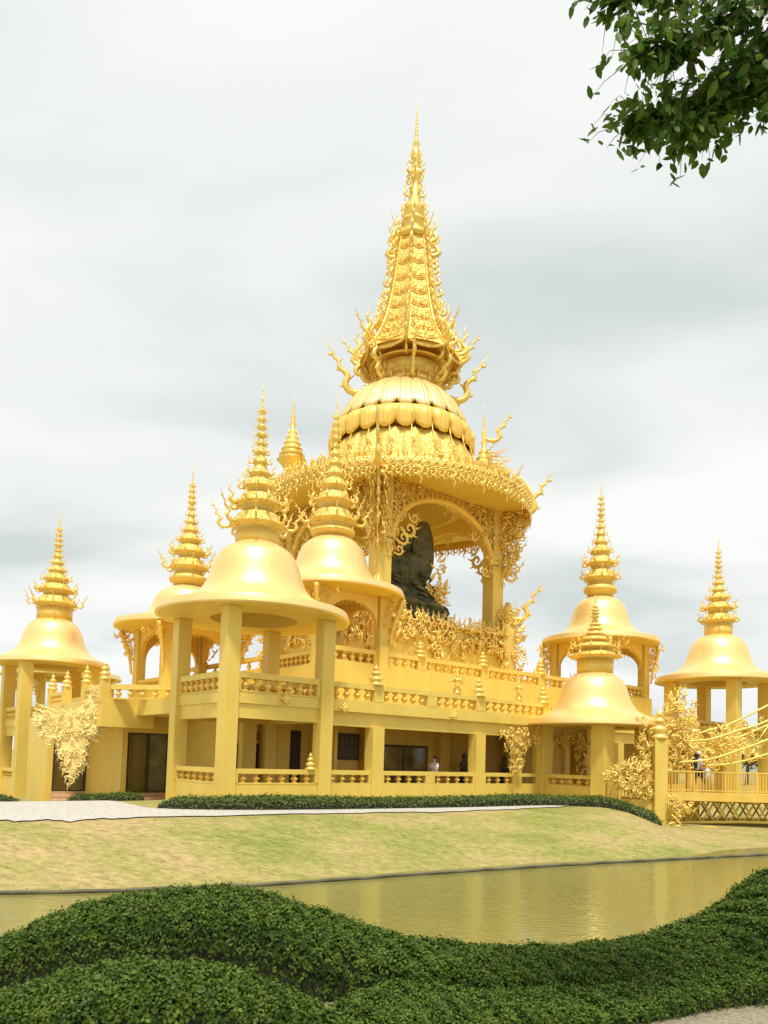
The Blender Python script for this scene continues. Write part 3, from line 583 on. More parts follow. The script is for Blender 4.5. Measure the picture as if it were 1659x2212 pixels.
# gallery back wall features
def on_back(name, m, s0, s1, z0, z1, d=.06, y=2.2): b = MB(); b.box(s0, s1, y - d, y, z0, z1); return b.build(name, M[m], hall)
on_back('doorway', 'dark', .62, 1.75, .05, 2.0); on_back('sign', 'red', .8, 1.6, 2.12, 2.48, .05)
on_back('cabinet', 'dark', 3.0, 3.6, .05, 2.6)
pf = on_back('picture_frame', 'frame', 5.5, 6.6, 1.45, 2.6, .08); b = MB()
for i in range(4): b.box(5.6 + i * .25, 5.78 + i * .25, 2.11, 2.119, 1.6, 1.95); b.box(5.6 + i * .25, 5.78 + i * .25, 2.11, 2.119, 2.1, 2.45)
b.build('pictures', M['edge'], pf)
wn = on_back('window', 'frame', 7.65, 10.7, .35, 2.2, .07)
for a, c in ((7.73, 9.12), (9.24, 10.6)): b = MB(); b.box(a, c, 2.118, 2.129, .45, 2.1); b.build('pane', M['glass'], wn)
# stars on the slab edge
for (s, v, z) in ((.2, -2.1, 3.50), (2.85, -1.86, 3.36), (8.46, -1.86, 3.38), (18.5, -1.86, 3.4)):
    b = MB()
    for k in range(8):
        a = k * PI / 4; ex = np.array([math.cos(a), 0, math.sin(a)]); b.tube([(0, 0, 0), ex * .13 + np.array([0, -.05, 0]), ex * (.26 if k % 2 == 0 else .18)], [.06, .05, .004], 5)
    b.lathe([(.0, -.1), (.08, -.07), (.1, 0), (.08, .07), (0, .1)], 10); b.build('star_ornament', M['orn'], hall, loc=(s, v, z))

# hanging lace sculpture on the balcony
SX, SY = -12.75, 31.3
DY = -.7
sc_ = empty('hanging_sculpture', (SX + .28, SY + DY, .03), .12, 'pale gold T shaped lace sculpture hanging from the left balcony', 'sculpture')
OUT = [(-14.24, 2.59), (-14.08, 3.16), (-13.42, 2.93), (-12.62, 3.09), (-12.35, 3.4), (-11.91, 4.06), (-11.4, 4.19), (-11.36, 2.71), (-11.74, 1.98), (-12.09, 2.12), (-12.14, 0.98), (-12.46, 0.56), (-12.7, 0.06), (-13.01, 0.86), (-13.29, 1.8), (-13.82, 1.88)]
OUT = [(x - SX, z) for x, z in OUT]; cx_, cz_ = 0.0, 2.2
b = MB(); random.seed(31)
lace(b, (0, 0, 0), (1, 0, 0), (0, 0, 1), OUT, 430, .34, .16, kinds=('scroll', 'flame', 'scroll', 'leaf'), outward=.6, up=.3, centre=(.1, 2.5))
for i in range(len(OUT)):
    for f in (0, .33, .66):
        x, z = OUT[i][0] * (1 - f) + OUT[(i + 1) % len(OUT)][0] * f, OUT[i][1] * (1 - f) + OUT[(i + 1) % len(OUT)][1] * f
        d = np.array([x - .1, 0, z - 2.5]); d /= np.linalg.norm(d); b.put(K['flame'], (x - d[0] * .12, 0, z - d[2] * .12), (d[2], 0, -d[0]), (0, 1, 0), d, .34)
b.build('curls', M['pale'], sc_)
b = MB(); b.prism([(.1 + (x - .1) * .86, 2.5 + (z - 2.5) * .88) for x, z in OUT], -.04, .06)
b.tube([(.2, .05, 2.7), (.3, .9, 2.8), (.3, 1.5, 3.0)], .12, 8); b.build('backing', M['pale'], sc_)

# brackets of curls beside the low pavilion
for (lab, s0, pts, n) in (
    ('lace bracket left of the low pavilion, over the first arch', 12.6, [(-1.2, 3.0), (1.3, 3.1), (1.1, 2.6), (.4, 2.3), (.0, 1.5), (-.2, 1.0), (-.7, 1.0), (-.8, 1.9), (-1.3, 2.6)], 110),
    ('lace bracket hanging behind the front column of the low pavilion', 16.6, [(-1.6, 2.95), (1.2, 3.0), (.8, 2.2), (.75, 1.2), (.35, 1.0), (.1, 1.8), (-.2, 2.5), (-1.5, 2.6)], 90)):
    t = empty('wall_ornament', W(s0, -1.95, 0), ANG, lab, 'ornament', 'lace brackets on the gallery'); b = MB(); random.seed(n)
    lace(b, (0, 0, 0), (1, 0, 0), (0, 0, 1), pts, n, .36, .14, outward=.3, up=-.2); b.build('curls', M['orn'], t)

# winged figures standing on the terrace rail
def deva_mesh():
    b = MB(); b.lathe([(.10, 0), (.17, .02), (.12, .14), (.07, .2), (.10, .34), (.15, .46), (.09, .56), (.13, .68), (.15, .76), (.05, .81), (.05, .84), (.075, .88), (.07, .95), (.045, 1.0), (.05, 1.04), (.02, 1.1), (.0, 1.2)], 12)
    for sx in (-1, 1):
        b.tube([(sx * .13, 0, .76), (sx * .24, -.05, .66), (sx * .2, -.14, .78)], [.045, .035, .02], 5)
        for k in range(4): b.tube([(sx * .08, .04, .66), (sx * (.28 + .03 * k), .06, .78 - .05 * k), (sx * (.5 - .04 * k), .05, .98 - .17 * k)], [.05, .06, .006], 5, .5)
        for k in range(3): b.tube([(sx * .1, 0, .3 - .08 * k), (sx * .24, .0, .27 - .08 * k), (sx * .3, 0, .36 - .08 * k)], [.04, .03, .004], 4)
    return b.mesh('winged_figure')
DV = deva_mesh(); DV.materials.append(M['orn'])
for s, lab in ((8.8, 'winged golden figure on the terrace rail, nearer the large pavilion'), (12.7, 'winged golden figure on the terrace rail, nearer the low bell pavilion')):
    tag(link('winged_figure', DV, None, None, loc=W(s, -1.66, 4.33), rotz=ANG, scale=(1, 1, .86)), lab, 'statue', 'winged figures on the terrace rail')

# dark statues in the gallery
def bust(s, v, z, sc__, lab):
    t = empty('gallery_statue', W(s, v, z), ANG, lab, 'statue', 'dark statues in the gallery')
    b = MB(); b.box(-.28, .28, -.22, .22, 0, .98); b.build('pedestal', M['dark'], t)
    b = MB(); b.lathe([(.26, .98), (.30, 1.06), (.22, 1.16), (.16, 1.26), (.24, 1.4), (.25, 1.52), (.09, 1.62), (.08, 1.67), (.13, 1.72), (.14, 1.85), (.1, 1.94), (.05, 2.0), (.02, 2.1)], 14)
    for sx in (-1, 1): b.tube([(sx * .22, 0, 1.5), (sx * .33, -.05, 1.3), (sx * .12, -.22, 1.2)], [.07, .06, .04], 6)
    b.build('figure', M['bronze'], t); t.scale = (sc__,) * 3
bust(12.2, 1.2, .02, .95, 'small dark statue on a pedestal seen through the wide gallery opening')
bust(14.2, .5, .02, .9, 'small dark statue behind the first arch of the gallery')
for lab, X, Y, s_ in (('small golden finial shrine on the gallery rail left of the pavilion column', *W(1.35, -2.0)[:2], .62),):
    t = link('rail_finial', FIN, None, None, loc=(X, Y, 1.08), rotz=0, scale=(1, 1, 1)); t.scale = (s_,) * 3; tag(t, 'small golden finial standing on the lower rail of the largest pavilion', 'finial')

# ------------------------------------------------------------------ central tower
TX, TY = .2, 47.5
tower = empty('central_tower', (TX, TY, 0), ANG, 'tall central tower with four columns, round eaves, petalled dome and flame covered spire', 'tower')
a_ = 4.5
wallpart(tower, 'podium', [(-5.15, 5.15, -5.15, 5.15, 3.6, 9.3)])
for sx, sy in ((-1, -1), (1, -1), (1, 1), (-1, 1)):
    b = MB(); b.box(-.46, .46, -.46, .46, 9.3, 17.15); bevel(b.build('column', M['wall'], tower, loc=(sx * a_, sy * a_, 0)), .03)
Rv = 8.1; ze = 17.35
b = MB(); b.lathe([(3.3, 17.0), (6.5, 17.05), (7.6, 17.15), (Rv, ze)], 72, caps=False); b.lathe([(3.3, 17.0), (3.3, 18.6), (.05, 18.9)], 48, caps=False); b.build('soffit', M['wall'], tower)
sidesT = [((-a_, -a_), (a_, -a_)), ((a_, -a_), (a_, a_)), ((a_, a_), (-a_, a_)), ((-a_, a_), (-a_, -a_))]
random.seed(50)
for (p0, p1) in sidesT:
    p0 = np.array(p0); p1 = np.array(p1); d = (p1 - p0) / np.linalg.norm(p1 - p0); q0, q1 = p0 + d * .462, p1 - d * .462; nn = np.array([d[1], -d[0]])
    b = MB(); arch_panel(b, q0, q1, 13.6, 16.6, 17.1, .5, 28); arc = b.build('arch', M['relief'], tower)
    m_ = MB(); ln = np.linalg.norm(q1 - q0); P = []
    for i in range(33):
        th = PI * i / 32; t = .5 - .5 * math.cos(th) * .985; q = q0 + (q1 - q0) * t; P.append((q[0] + nn[0] * .3, q[1] + nn[1] * .3, 13.6 + 3.0 * math.sin(th)))
    m_.tube(P, .20, 6); [m_.put(K['leaf'], (P[i][0] + nn[0] * .1, P[i][1] + nn[1] * .1, P[i][2]), np.array([nn[0], nn[1], 0]), np.array([d[0], d[1], 0]), np.array([d[0] * math.cos(PI * i / 32) * -1, d[1] * math.cos(PI * i / 32) * -1, math.sin(PI * i / 32)]), .55) for i in range(33)]; m_.build('arch_moulding', M['trim'], arc)
    lb = MB(); ax3 = np.array([*d, 0.])
    for sgn, org in ((1, q0), (-1, q1)):
        o3 = np.array([org[0] + nn[0] * .35, org[1] + nn[1] * .35, 0])
        lace(lb, o3, ax3 * sgn, (0, 0, 1), [(-1.0, 17.2), (3.0, 17.2), (1.6, 16.5), (.9, 15.6), (.45, 14.4), (.25, 13.4), (.0, 12.6), (-.5, 12.2), (-1.1, 13.2)], 260, .5, .16, kinds=('scroll', 'flame', 'scroll', 'leaf'), outward=.25, up=-.1)
        # large scroll hanging into the opening
        for (x, z, s_, rr) in ((.5, 14.1, 1.25, .5), (.95, 14.9, 1.5, .75), (.35, 13.2, .95, .2), (1.7, 15.6, 1.0, 1.1)):
            ez = ax3 * sgn * math.sin(rr) + np.array([0, 0, math.cos(rr)]); ex = ax3 * sgn * math.cos(rr) - np.array([0, 0, math.sin(rr)])
            if sgn == 1 or s_ < 1.2: lb.put(K['scroll'], o3 + ax3 * sgn * x * .7 + np.array([0, 0, z - s_ * .35]), ex, np.cross(ez, ex), ez, s_)
    mid = (q0 + q1) / 2; o3 = np.array([mid[0] + nn[0] * .3, mid[1] + nn[1] * .3, 0])
    lace(lb, o3, ax3, (0, 0, 1), [(-.9, 16.6), (.9, 16.6), (.3, 16.2), (0, 15.7), (-.3, 16.2)], 14, .4, .08, up=-.6); lb.build('arch_lace', M['orn'], tower)
# pendant in the arch
b = MB(); lace(b, (3.2, -5.0, 0), (1, 0, 0), (0, 0, 1), [(-.8, 16.4), (.8, 16.4), (.5, 15.6), (0, 14.7), (-.5, 15.6)], 26, .45, .08, up=-.5); b.build('pendant', M['orn'], tower)
# corner brackets and lace below the eaves
for i in range(4):
    an_ = PI / 4 + i * PI / 2; d = np.array([math.cos(an_), math.sin(an_), 0.]); b = MB(); random.seed(60 + i)
    lace(b, d * 6.95, d, (0, 0, 1), [(-.1, 17.2), (1.25, 17.3), (1.35, 16.3), (1.0, 15.2), (.85, 14.2), (.6, 13.2), (.15, 12.9), (-.1, 14.0)], 190, .55, .5, outward=.4, up=-.2)
    for z_, s_ in ((16.9, 1.0), (15.6, 1.2), (14.2, 1.2), (12.9, 1.3)): b.put(K['horn'], d * (7.1 + (z_ - 12.9) * .16) + np.array([0, 0, z_]), d, np.array([-d[1], d[0], 0]), np.array([0, 0, 1.]), s_)
    b.build('corner_bracket', M['orn'], tower)
    # flame horn on the eave corner
    b = MB(); b.put(K['horn'], d * (Rv - .6) + np.array([0, 0, 17.3]), d, np.array([-d[1], d[0], 0]), np.array([0, 0, 1.]), 2.6)
    lace(b, d * (Rv - .9), d, (0, 0, 1), [(0, 17.2), (1.0, 17.2), (1.1, 18.0), (.3, 18.3)], 16, .6, .25); b.build('eave_horn', M['orn'], tower)
    # corner spirelet
    if i in (1, 3):
        rr, zz, q0, top_ = ((7.1, 20.4, .98, 25.2) if i == 1 else (5.2, 18.9, 1.1, 24.3)); c3 = d * rr
        body = MB(); prof = [(.35, 17.9), (.32, zz - .6), (.55, zz - .3), (q0 * .8, zz)]
        for k in range(6):
            q = q0 * (1 - k / 7.2); z1_ = zz + .1 + k * .36; prof += [(q * .85, z1_), (q, z1_ + .06), (q * .82, z1_ + .14), (q * .74, z1_ + .32)]
        zt_ = zz + 2.3; hh = top_ - zt_; prof += [(.1, zt_), (.2, zt_ + .12 * hh), (.1, zt_ + .2 * hh), (.15, zt_ + .32 * hh), (.05, zt_ + .42 * hh), (.08, zt_ + .52 * hh), (.02, zt_ + .7 * hh), (0, top_)]
        body.lathe(prof, 14, c=(c3[0], c3[1])); sp = body.build('corner_spirelet', M['orn'], tower)
        f_ = MB()
        for k in range(6):
            q = q0 * (1 - k / 7.2)
            for j in range(8):
                aa = j * PI / 4 + k * .4; e1 = np.array([math.cos(aa), math.sin(aa), 0]); wv_ = i == 3 and e1 @ d > .2
                f_.put(K['wave' if wv_ else 'leaf'], c3 + e1 * q * .75 + np.array([0, 0, zz + .12 + k * .36]), e1, np.array([-e1[1], e1[0], 0]), np.array([0, 0, 1.]), 1.5 if wv_ else .3)
        if i == 3: f_.put(K['horn'], c3 + np.array([0, 0, 21.9]), d, np.array([-d[1], d[0], 0]), np.array([0, 0, 1.]), 1.9)
        f_.build('flames', M['orn'], sp)
# left and right are i such that they sit on the silhouette: add the near one as small leaf finial
d = np.array([math.cos(PI / 4 + 2 * PI / 2), math.sin(PI / 4 + PI), 0.])
# eave: roof skin, rim fringe
b = MB(); b.lathe([(Rv, ze), (Rv + .05, ze + .18), (7.2, ze + .55), (6.0, ze + .95), (4.9, ze + 1.6), (4.5, ze + 1.9)], 72, caps=False); b.build('eave_roof', M['relief'], tower)
b = MB(); b.lathe([(Rv - .02, ze - .55), (Rv + .06, ze - .5), (Rv + .02, ze - .3), (Rv + .10, ze - .1), (Rv + .02, ze + .16)], 96, caps=False); b.build('eave_fascia', M['relief'], tower)
b = MB(); random.seed(77)
for k in range(110):
    a = 2 * PI * k / 110; e1 = np.array([math.cos(a), math.sin(a), 0]); ey = np.array([-e1[1], e1[0], 0])
    b.put(K['leaf'], e1 * Rv + np.array([0, 0, ze + .15]), e1, ey, np.array([0, 0, 1.]), .55)
    s_ = 1.25 if k % 4 == 0 else .85; b.put(K['flame'], e1 * (Rv + .08) + np.array([0, 0, ze - .42]), ey, e1, np.array([0, 0, -1.]), s_ * .8)
    b.put(K['scroll'], e1 * (Rv + .12) + np.array([0, 0, ze - .35]), ey, e1, np.array([0, 0, 1.]), .55)
    e2 = np.array([math.cos(a + .03), math.sin(a + .03), 0]); b.put(K['scroll'], e2 * (Rv + .05) + np.array([0, 0, ze - .4]), np.array([-e2[1], e2[0], 0]), e2, np.array([0, 0, -1.]), .7)
for k in range(420):
    a = random.uniform(0, 2 * PI); q = random.uniform(5.0, 8.0); e1 = np.array([math.cos(a), math.sin(a), 0]); ey = np.array([-e1[1], e1[0], 0])
    b.put(K[random.choice(['flame', 'scroll'])], e1 * q + np.array([0, 0, ze + .15 + (8 - q) * .33]), e1, ey, np.array([0, 0, 1.]), random.uniform(.4, .75))
for k in range(8):
    a = k * PI / 4 + .2; e1 = np.array([math.cos(a), math.sin(a), 0])
    if k % 2 == 0: b.put(K['horn'], e1 * (Rv - .2) + np.array([0, 0, ze + .1]), e1, np.array([-e1[1], e1[0], 0]), np.array([0, 0, 1.]), 1.0)
b.build('eave_fringe', M['orn'], tower)
b = MB(); dn = np.array([math.cos(PI * 1.25), math.sin(PI * 1.25)]) * 7.9; b.lathe([(.02, 15.0), (.1, 15.2), (.05, 15.4), (.14, 15.6), (.06, 15.85), (.16, 16.1), (.07, 16.35), (.17, 16.6), (.08, 16.9), (.14, 17.2)], 8, c=tuple(dn)); b.build('eave_pendant', M['orn'], tower)
# dome
def scallop(nl, amp, flut): 
    return lambda r, z, a: r * (1 + flut * (abs(math.sin(a * nl / 2)) - .5))
def petal_ring(name, rt, zt_, rb, zb, nl, bulge, drop, m='trim', th=.08, puff=.2):
    b = MB(); NN = nl * 16; rows = 12; V = []
    for i in range(rows + 1):
        t = i / rows
        for j in range(NN):
            a = 2 * PI * j / NN; lob = abs(math.sin(a * nl / 2)) ** .6
            r = rt + (rb - rt) * t ** .75 + bulge * math.sin(PI * min(1, t)) + puff * (t ** .6) * (lob - .6) * 1.3; z = zt_ + (zb - zt_) * t ** 1.25 - drop * t ** 3 * lob
            r += .035 * math.cos(a * nl * 4) * t ** .5
            V.append((r * math.cos(a), r * math.sin(a), z))
    F = [(i * NN + j, (i + 1) * NN + j, (i + 1) * NN + (j + 1) % NN, i * NN + (j + 1) % NN) for i in range(rows) for j in range(NN)]
    b.add(V, F, True); o = b.build(name, M[m], tower); s_ = o.modifiers.new('solid', 'SOLIDIFY'); s_.thickness = th; s_.offset = -1; return o
petal_ring('dome_cap', .9, 25.35, 4.22, 22.7, 24, .22, .50, 'bell', .12, .2)
petal_ring('petal_ring', 3.8, 22.45, 4.45, 21.25, 24, .30, .50, 'trim', .12, .26)
petal_ring('drapery_ring', 4.0, 21.0, 4.8, 18.9, 22, .06, .2, 'relief', .08, .22)
b = MB(); b.lathe([(3.3, 22.9), (3.5, 21.8), (3.6, 21.0), (4.1, 19.2), (4.3, 18.9)], 60, caps=False)
b.build('dome_drum', M['wall'], tower)
b = MB(); random.seed(80)
for k in range(22):
    a = 2 * PI * (k + .5) / 22; e1 = np.array([math.cos(a), math.sin(a), 0]); ey = np.array([-e1[1], e1[0], 0])
    b.tube([e1 * 4.4 + np.array([0, 0, 21.2]), e1 * 4.45 + np.array([0, 0, 20.8]), e1 * 4.7 + np.array([0, 0, 20.0]), e1 * 4.95 + np.array([0, 0, 19.2])], [.03, .05, .04, .03], 5)
    b.put(K['leaf'], e1 * 4.5 + np.array([0, 0, 21.3]), e1, ey, np.array([0, 0, 1.]), .55)
    b.put(K['flame'], e1 * 4.75 + np.array([0, 0, 20.0]), ey, e1, np.array([0, 0, -1.]), .6)
    b.put(K['flame'], e1 * 4.75 + np.array([0, 0, 19.3]), ey, e1, np.array([0, 0, 1.]), .8)
b.build('dome_tassels', M['orn'], tower)
# big horns between dome and crown
b = MB(); random.seed(81)
for k in range(8):
    a = PI / 4 * k - ANG + .10; e1 = np.array([math.cos(a), math.sin(a), 0]); ey = np.array([-e1[1], e1[0], 0]); big = k % 4 == 0
    b.put(K['horn'], e1 * (2.4 if big else 2.0) + np.array([0, 0, 25.0 if big else 25.2]), e1, ey, np.array([0, 0, 1.]), 3.0 if big else 1.9)
    for j in range(3): b.put(K['flame'], e1 * (1.9 + .4 * j) + np.array([0, 0, 25.1 + .4 * j]), e1, ey, np.array([0, 0, 1.]), 1.3 + .2 * j)
for k in range(16):
    a = PI / 8 * k; e1 = np.array([math.cos(a), math.sin(a), 0]); ey = np.array([-e1[1], e1[0], 0])
    b.put(K['scroll'], e1 * 1.5 + np.array([0, 0, 24.9]), e1, ey, np.array([0, 0, 1.]), 1.2)
b.build('crown_horns', M['orn'], tower)
b = MB(); b.lathe([(1.9, 25.0), (2.0, 25.3), (1.5, 25.5), (1.45, 26.0), (2.0, 26.3), (1.6, 26.5), (1.5, 27.2)], 32); b.build('crown_neck', M['orn'], tower)
# crown: eight flaring concave faces
CP = [(3.45, 26.75), (3.05, 27.2), (2.55, 28.0), (2.15, 28.9), (1.82, 30.0), (1.6, 31.0), (1.4, 32.2), (1.24, 33.4), (1.08, 34.5), (.98, 35.0)]
CPs = spline(np.array(CP), 30)
b = MB(); NN = 64; V = []
for i, (r, z) in enumerate(CPs):
    t = i / 29
    for j in range(NN):
        a = 2 * PI * j / NN; f = (a * 8 / (2 * PI)) % 1; edge = abs(f - .5) * 2; rr = r * (.90 + .10 * edge ** 3); zz = z - (.32 * (1 - edge ** 2) * (1 - t) ** 10 if i < 8 else 0)
        V.append((rr * math.cos(a), rr * math.sin(a), zz))
F = [(i * NN + j, i * NN + (j + 1) % NN, (i + 1) * NN + (j + 1) % NN, (i + 1) * NN + j) for i in range(29) for j in range(NN)]
b.add(V, F, True); crown = b.build('crown', M['relief'], tower); md = crown.modifiers.new('solid', 'SOLIDIFY'); md.thickness = .1; md.offset = -1
b = MB(); random.seed(85)
for k in range(8):
    a = 2 * PI * (k + .5) / 8; e1 = np.array([math.cos(a), math.sin(a), 0]); ey = np.array([-e1[1], e1[0], 0]); up = np.array([0, 0, 1.])
    for i in range(3, 28, 3):
        r, z = CPs[i]; hw_ = r * .30; rr_ = r * .90
        b.tube([e1 * rr_ * 1.0 - ey * hw_ + up * (z + .12), e1 * (rr_ + .02) + up * (z - .06), e1 * rr_ + ey * hw_ + up * (z + .12)], .035, 5)
        for s_ in (-.5, .5): b.put(K['scroll'], e1 * (rr_ + .02) + ey * hw_ * s_ * .4 + up * (z + .15), ey * (1 if s_ > 0 else -1), e1, up, min(.85, hw_ * 1.1))
        b.put(K['leaf'], e1 * (rr_ + .02) + up * (z + .1), ey, e1, up, .5)
b.build('crown_panel_relief', M['trim'], crown)
b = MB(); b.lathe([(1.4, 27.0), (2.6, 26.95), (3.2, 26.75)], 48, caps=False); b.lathe([(1.5, 26.7), (2.3, 26.6), (2.6, 26.35), (2.5, 26.3), (2.2, 26.5), (1.5, 26.6)], 48, caps=False); b.build('crown_valance', M['trim'], tower)
b = MB(); random.seed(82)
for k in range(8):
    a = 2 * PI * k / 8; e1 = np.array([math.cos(a), math.sin(a), 0]); ey = np.array([-e1[1], e1[0], 0]); up = np.array([0, 0, 1.])
    b.tube([e1 * r + up * z for r, z in CPs], np.linspace(.13, .07, 30), 6)
    for i in (3, 5, 7, 9, 11, 13, 15, 17, 19, 21, 23, 25, 27):
        r, z = CPs[i]; b.put(K['flame'], e1 * (r - .02) + up * z, e1, ey, up, (1.25 if i < 10 else .98) * random.uniform(.85, 1.15))
    b.put(K['horn'], e1 * 2.8 + up * 27.1, e1, ey, up, 1.8); b.put(K['flame'], e1 * 2.9 + up * 27.4, e1, ey, up, 1.9); b.put(K['flame'], e1 * 2.2 + up * 28.4, e1, ey, up, 1.5); b.put(K['flame'], e1 * 2.6 + up * 26.2, e1, ey, up, 1.2)
    b.put(K['flame'], e1 * 2.9 + up * 26.9, e1, ey, -up, .9)
    for z_, r__, s_ in ((34.0, 1.15, 1.9), (35.0, 1.0, 1.8), (33.2, 1.3, 1.2)): b.put(K['flame' if k % 2 else 'horn'], e1 * (r__ - .1) + up * z_, e1, ey, up, s_ * (.62 if k % 2 == 0 else .9))
b.build('crown_flames', M['orn'], tower)
b = MB(); b.lathe([(.95, 34.9), (1.12, 35.05), (1.1, 35.3), (.7, 35.45), (.66, 36.0), (.85, 36.15), (.82, 36.3), (.55, 36.4), (.58, 36.7), (.72, 36.95), (.7, 37.2), (.5, 37.4), (.42, 37.7), (.40, 38.2), (.3, 38.7), (.22, 39.1), (.34, 39.3), (.42, 39.5), (.36, 39.7), (.2, 39.9), (.2, 40.4), (.3, 40.7), (.28, 41.0), (.14, 41.2), (.14, 41.5), (.2, 41.65), (.19, 41.8)] +
    [q for k in range(9) for q in ((.09 - .006 * k, 41.9 + k * .25), (.135 - .012 * k, 42.0 + k * .25), (.08 - .007 * k, 42.1 + k * .25))] + [(.02, 44.3), (0, 44.95)], 20); top = b.build('spire', M['orn'], tower)
b = MB()
for z_, r__, s_, n in ((35.3, .9, .95, 8), (36.2, .75, .9, 8), (37.0, .6, .8, 8), (38.1, .35, .9, 6), (38.9, .28, .8, 5), (39.6, .32, .8, 6), (40.3, .2, .7, 5), (41.0, .2, .5, 5)): ring(b, n, r__ * .9, z_, s_, 'flame', ph=z_, lean=.1, jit=.15)
b.build('flames', M['orn'], top)
# lace frieze on the podium faces
for (p0, p1) in sidesT:
    p0 = np.array(p0) * 5.35 / 4.5; p1 = np.array(p1) * 5.35 / 4.5; d = (p1 - p0) / np.linalg.norm(p1 - p0); c = (p0 + p1) / 2; b = MB(); random.seed(90)
    lace(b, (c[0], c[1], 0), (d[0], d[1], 0), (0, 0, 1), [(-5.3, 9.7), (5.3, 9.7), (5.3, 7.7), (2., 8.1), (.9, 7.2), (0, 6.6), (-.9, 7.2), (-2., 8.1), (-5.3, 7.7)], 330, .62, .12, outward=.1, up=.35)
    for k in range(26): b.put(K['flame'], (c[0] + d[0] * (-5.2 + k * .416), c[1] + d[1] * (-5.2 + k * .416), 9.25), (d[0], d[1], 0), (-d[1], d[0], 0), (0, 0, 1), .8)
    b.build('podium_lace', M['orn'], tower)
# naga pillars at the podium corners
for i in range(4):
    an_ = PI / 4 + i * PI / 2; d = np.array([math.cos(an_), math.sin(an_), 0.]); b = MB(); random.seed(100 + i); o3 = d * 7.3
    prof = [(.5, 5.8), (.62, 6.3), (.4, 6.9), (.6, 7.4), (.42, 8.0), (.62, 8.5), (.45, 9.1), (.58, 9.6), (.35, 10.2), (.42, 10.7), (.15, 11.4)]; b.lathe(prof, 14, c=(o3[0], o3[1]))
    lace(b, o3, d, (0, 0, 1), [(-.6, 6.0), (1.0, 6.0), (1.0, 9.2), (.7, 11.0), (-.5, 11.2)], 170, .6, .62, outward=.3, up=.3); b.put(K['horn'], o3 + np.array([0, 0, 10.6]), d, (-d[1], d[0], 0), (0, 0, 1), 2.3)
    b.build('corner_naga', M['orn'], tower)
for j, (s, v, h, lab) in enumerate(((26.2, 5., 3.2, 'tall flame ornament on the upper terrace right of the tower, nearer the pavilion'), (21.4, 4.6, 2.6, 'flame ornament on the upper terrace at the foot of the tower'))):
    t = empty('flame_ornament', W(s, v, 5.9), ANG, lab, 'ornament', 'flame ornaments on the upper terrace'); b = MB(); b.lathe([(.35, 0), (.4, .2), (.2, .4), (.28, .8), (.1, 1.2)], 10)
    b.put(K['flame'], (-.3, 0, .3), (1, 0, 0), (0, 1, 0), (0, 0, 1), h); ring(b, 6, .25, .2, h * .4, 'flame'); b.build('flame', M['orn'], t)

for c_ in list(tower.children):                                   # the upper stages sit slightly off the column axis
    k_ = c_.name.split('.')[0]
    off = .80 if k_ in ('crown', 'crown_neck', 'crown_valance', 'crown_flames', 'spire') else .42 if k_ in ('dome_cap', 'petal_ring', 'drapery_ring', 'dome_drum', 'dome_tassels', 'eave_roof', 'eave_fringe', 'soffit', 'eave_fascia', 'corner_spirelet') else .65 if k_ == 'crown_horns' else 0
    c_.location.x += off * math.cos(ANG); c_.location.y -= off * math.sin(ANG)
# ---- dark seated statue in the tower
stt = empty('seated_statue', (.95, TY - 2.2, 9.2), 0, 'dark bronze robed seated statue with an oval halo under the tower arch', 'statue')
def folded(prof, n, k, amp, cx=0, cy=0, sy=.8, seed=0):
    b = MB(); V = []; r0 = random.Random(seed); ph = [r0.uniform(0, 6) for _ in range(6)]
    for (r, z, ox) in prof:
        for j in range(n):
            a = 2 * PI * j / n; rr = r * (1 + amp * math.sin(k * a + ph[0] + z * 2.3) + amp * .6 * math.sin(k * 1.7 * a + z * 4.1 + ph[1]) + amp * .5 * math.sin(z * 7 + 2 * a))
            V.append((cx + ox + rr * math.cos(a), cy + rr * sy * math.sin(a), z))
    m = len(prof); F = [(i * n + j, i * n + (j + 1) % n, (i + 1) * n + (j + 1) % n, (i + 1) * n + j) for i in range(m - 1) for j in range(n)] + [tuple(range(n - 1, -1, -1)), tuple((m - 1) * n + j for j in range(n))]
    b.add(V, F); return b
pr = [(2.3, 0, 0), (2.4, .4, -.1), (2.2, .9, -.2), (2.3, 1.3, -.3), (1.9, 1.8, -.35), (1.5, 2.3, -.4), (1.25, 2.8, -.3), (1.3, 3.3, -.2), (1.35, 3.8, -.1), (1.15, 4.2, 0), (.6, 4.5, .1), (.45, 4.7, .15)]
prs = spline(np.array(pr), 80)
folded([tuple(q) for q in prs], 96, 11, .075).build('robe', M['bronze'], stt)
b = MB(); b.lathe([(.3, 4.6), (.42, 4.8), (.5, 5.1), (.5, 5.45), (.42, 5.75), (.25, 5.95), (.14, 6.05), (.1, 6.2)], 20, c=(.15, -.05)); b.tube([(-.3, -.1, 5.2), (-.42, -.12, 5.18), (-.38, -.1, 5.0)], [.06, .07, .03], 6); b.build('head', M['bronze'], stt)
b = MB(); n = 40
for k, (yy, sc2) in enumerate(((0, 1), (.14, 1))): pass
V = [(0, 0, 0)] * 0; ov = [(.95 * math.cos(2 * PI * j / n), 1.75 * math.sin(2 * PI * j / n)) for j in range(n)]
b.prism(ov, -.1, .1); b.build('halo', M['bronze'], stt, loc=(.95, .2, 4.75), rotz=1.05)
b = MB(); random.seed(12); lace(b, (1.6, -.9, 0), (1, .3, 0), (0, 0, 1), [(-.1, .6), (.5, 0), (.6, 1.8), (.3, 4.2), (-.3, 3.8), (-.3, 2)], 40, .55, .2, outward=.2, up=.8); b.build('gilded_trim', M['trim'], stt)
b = MB(); random.seed(13)
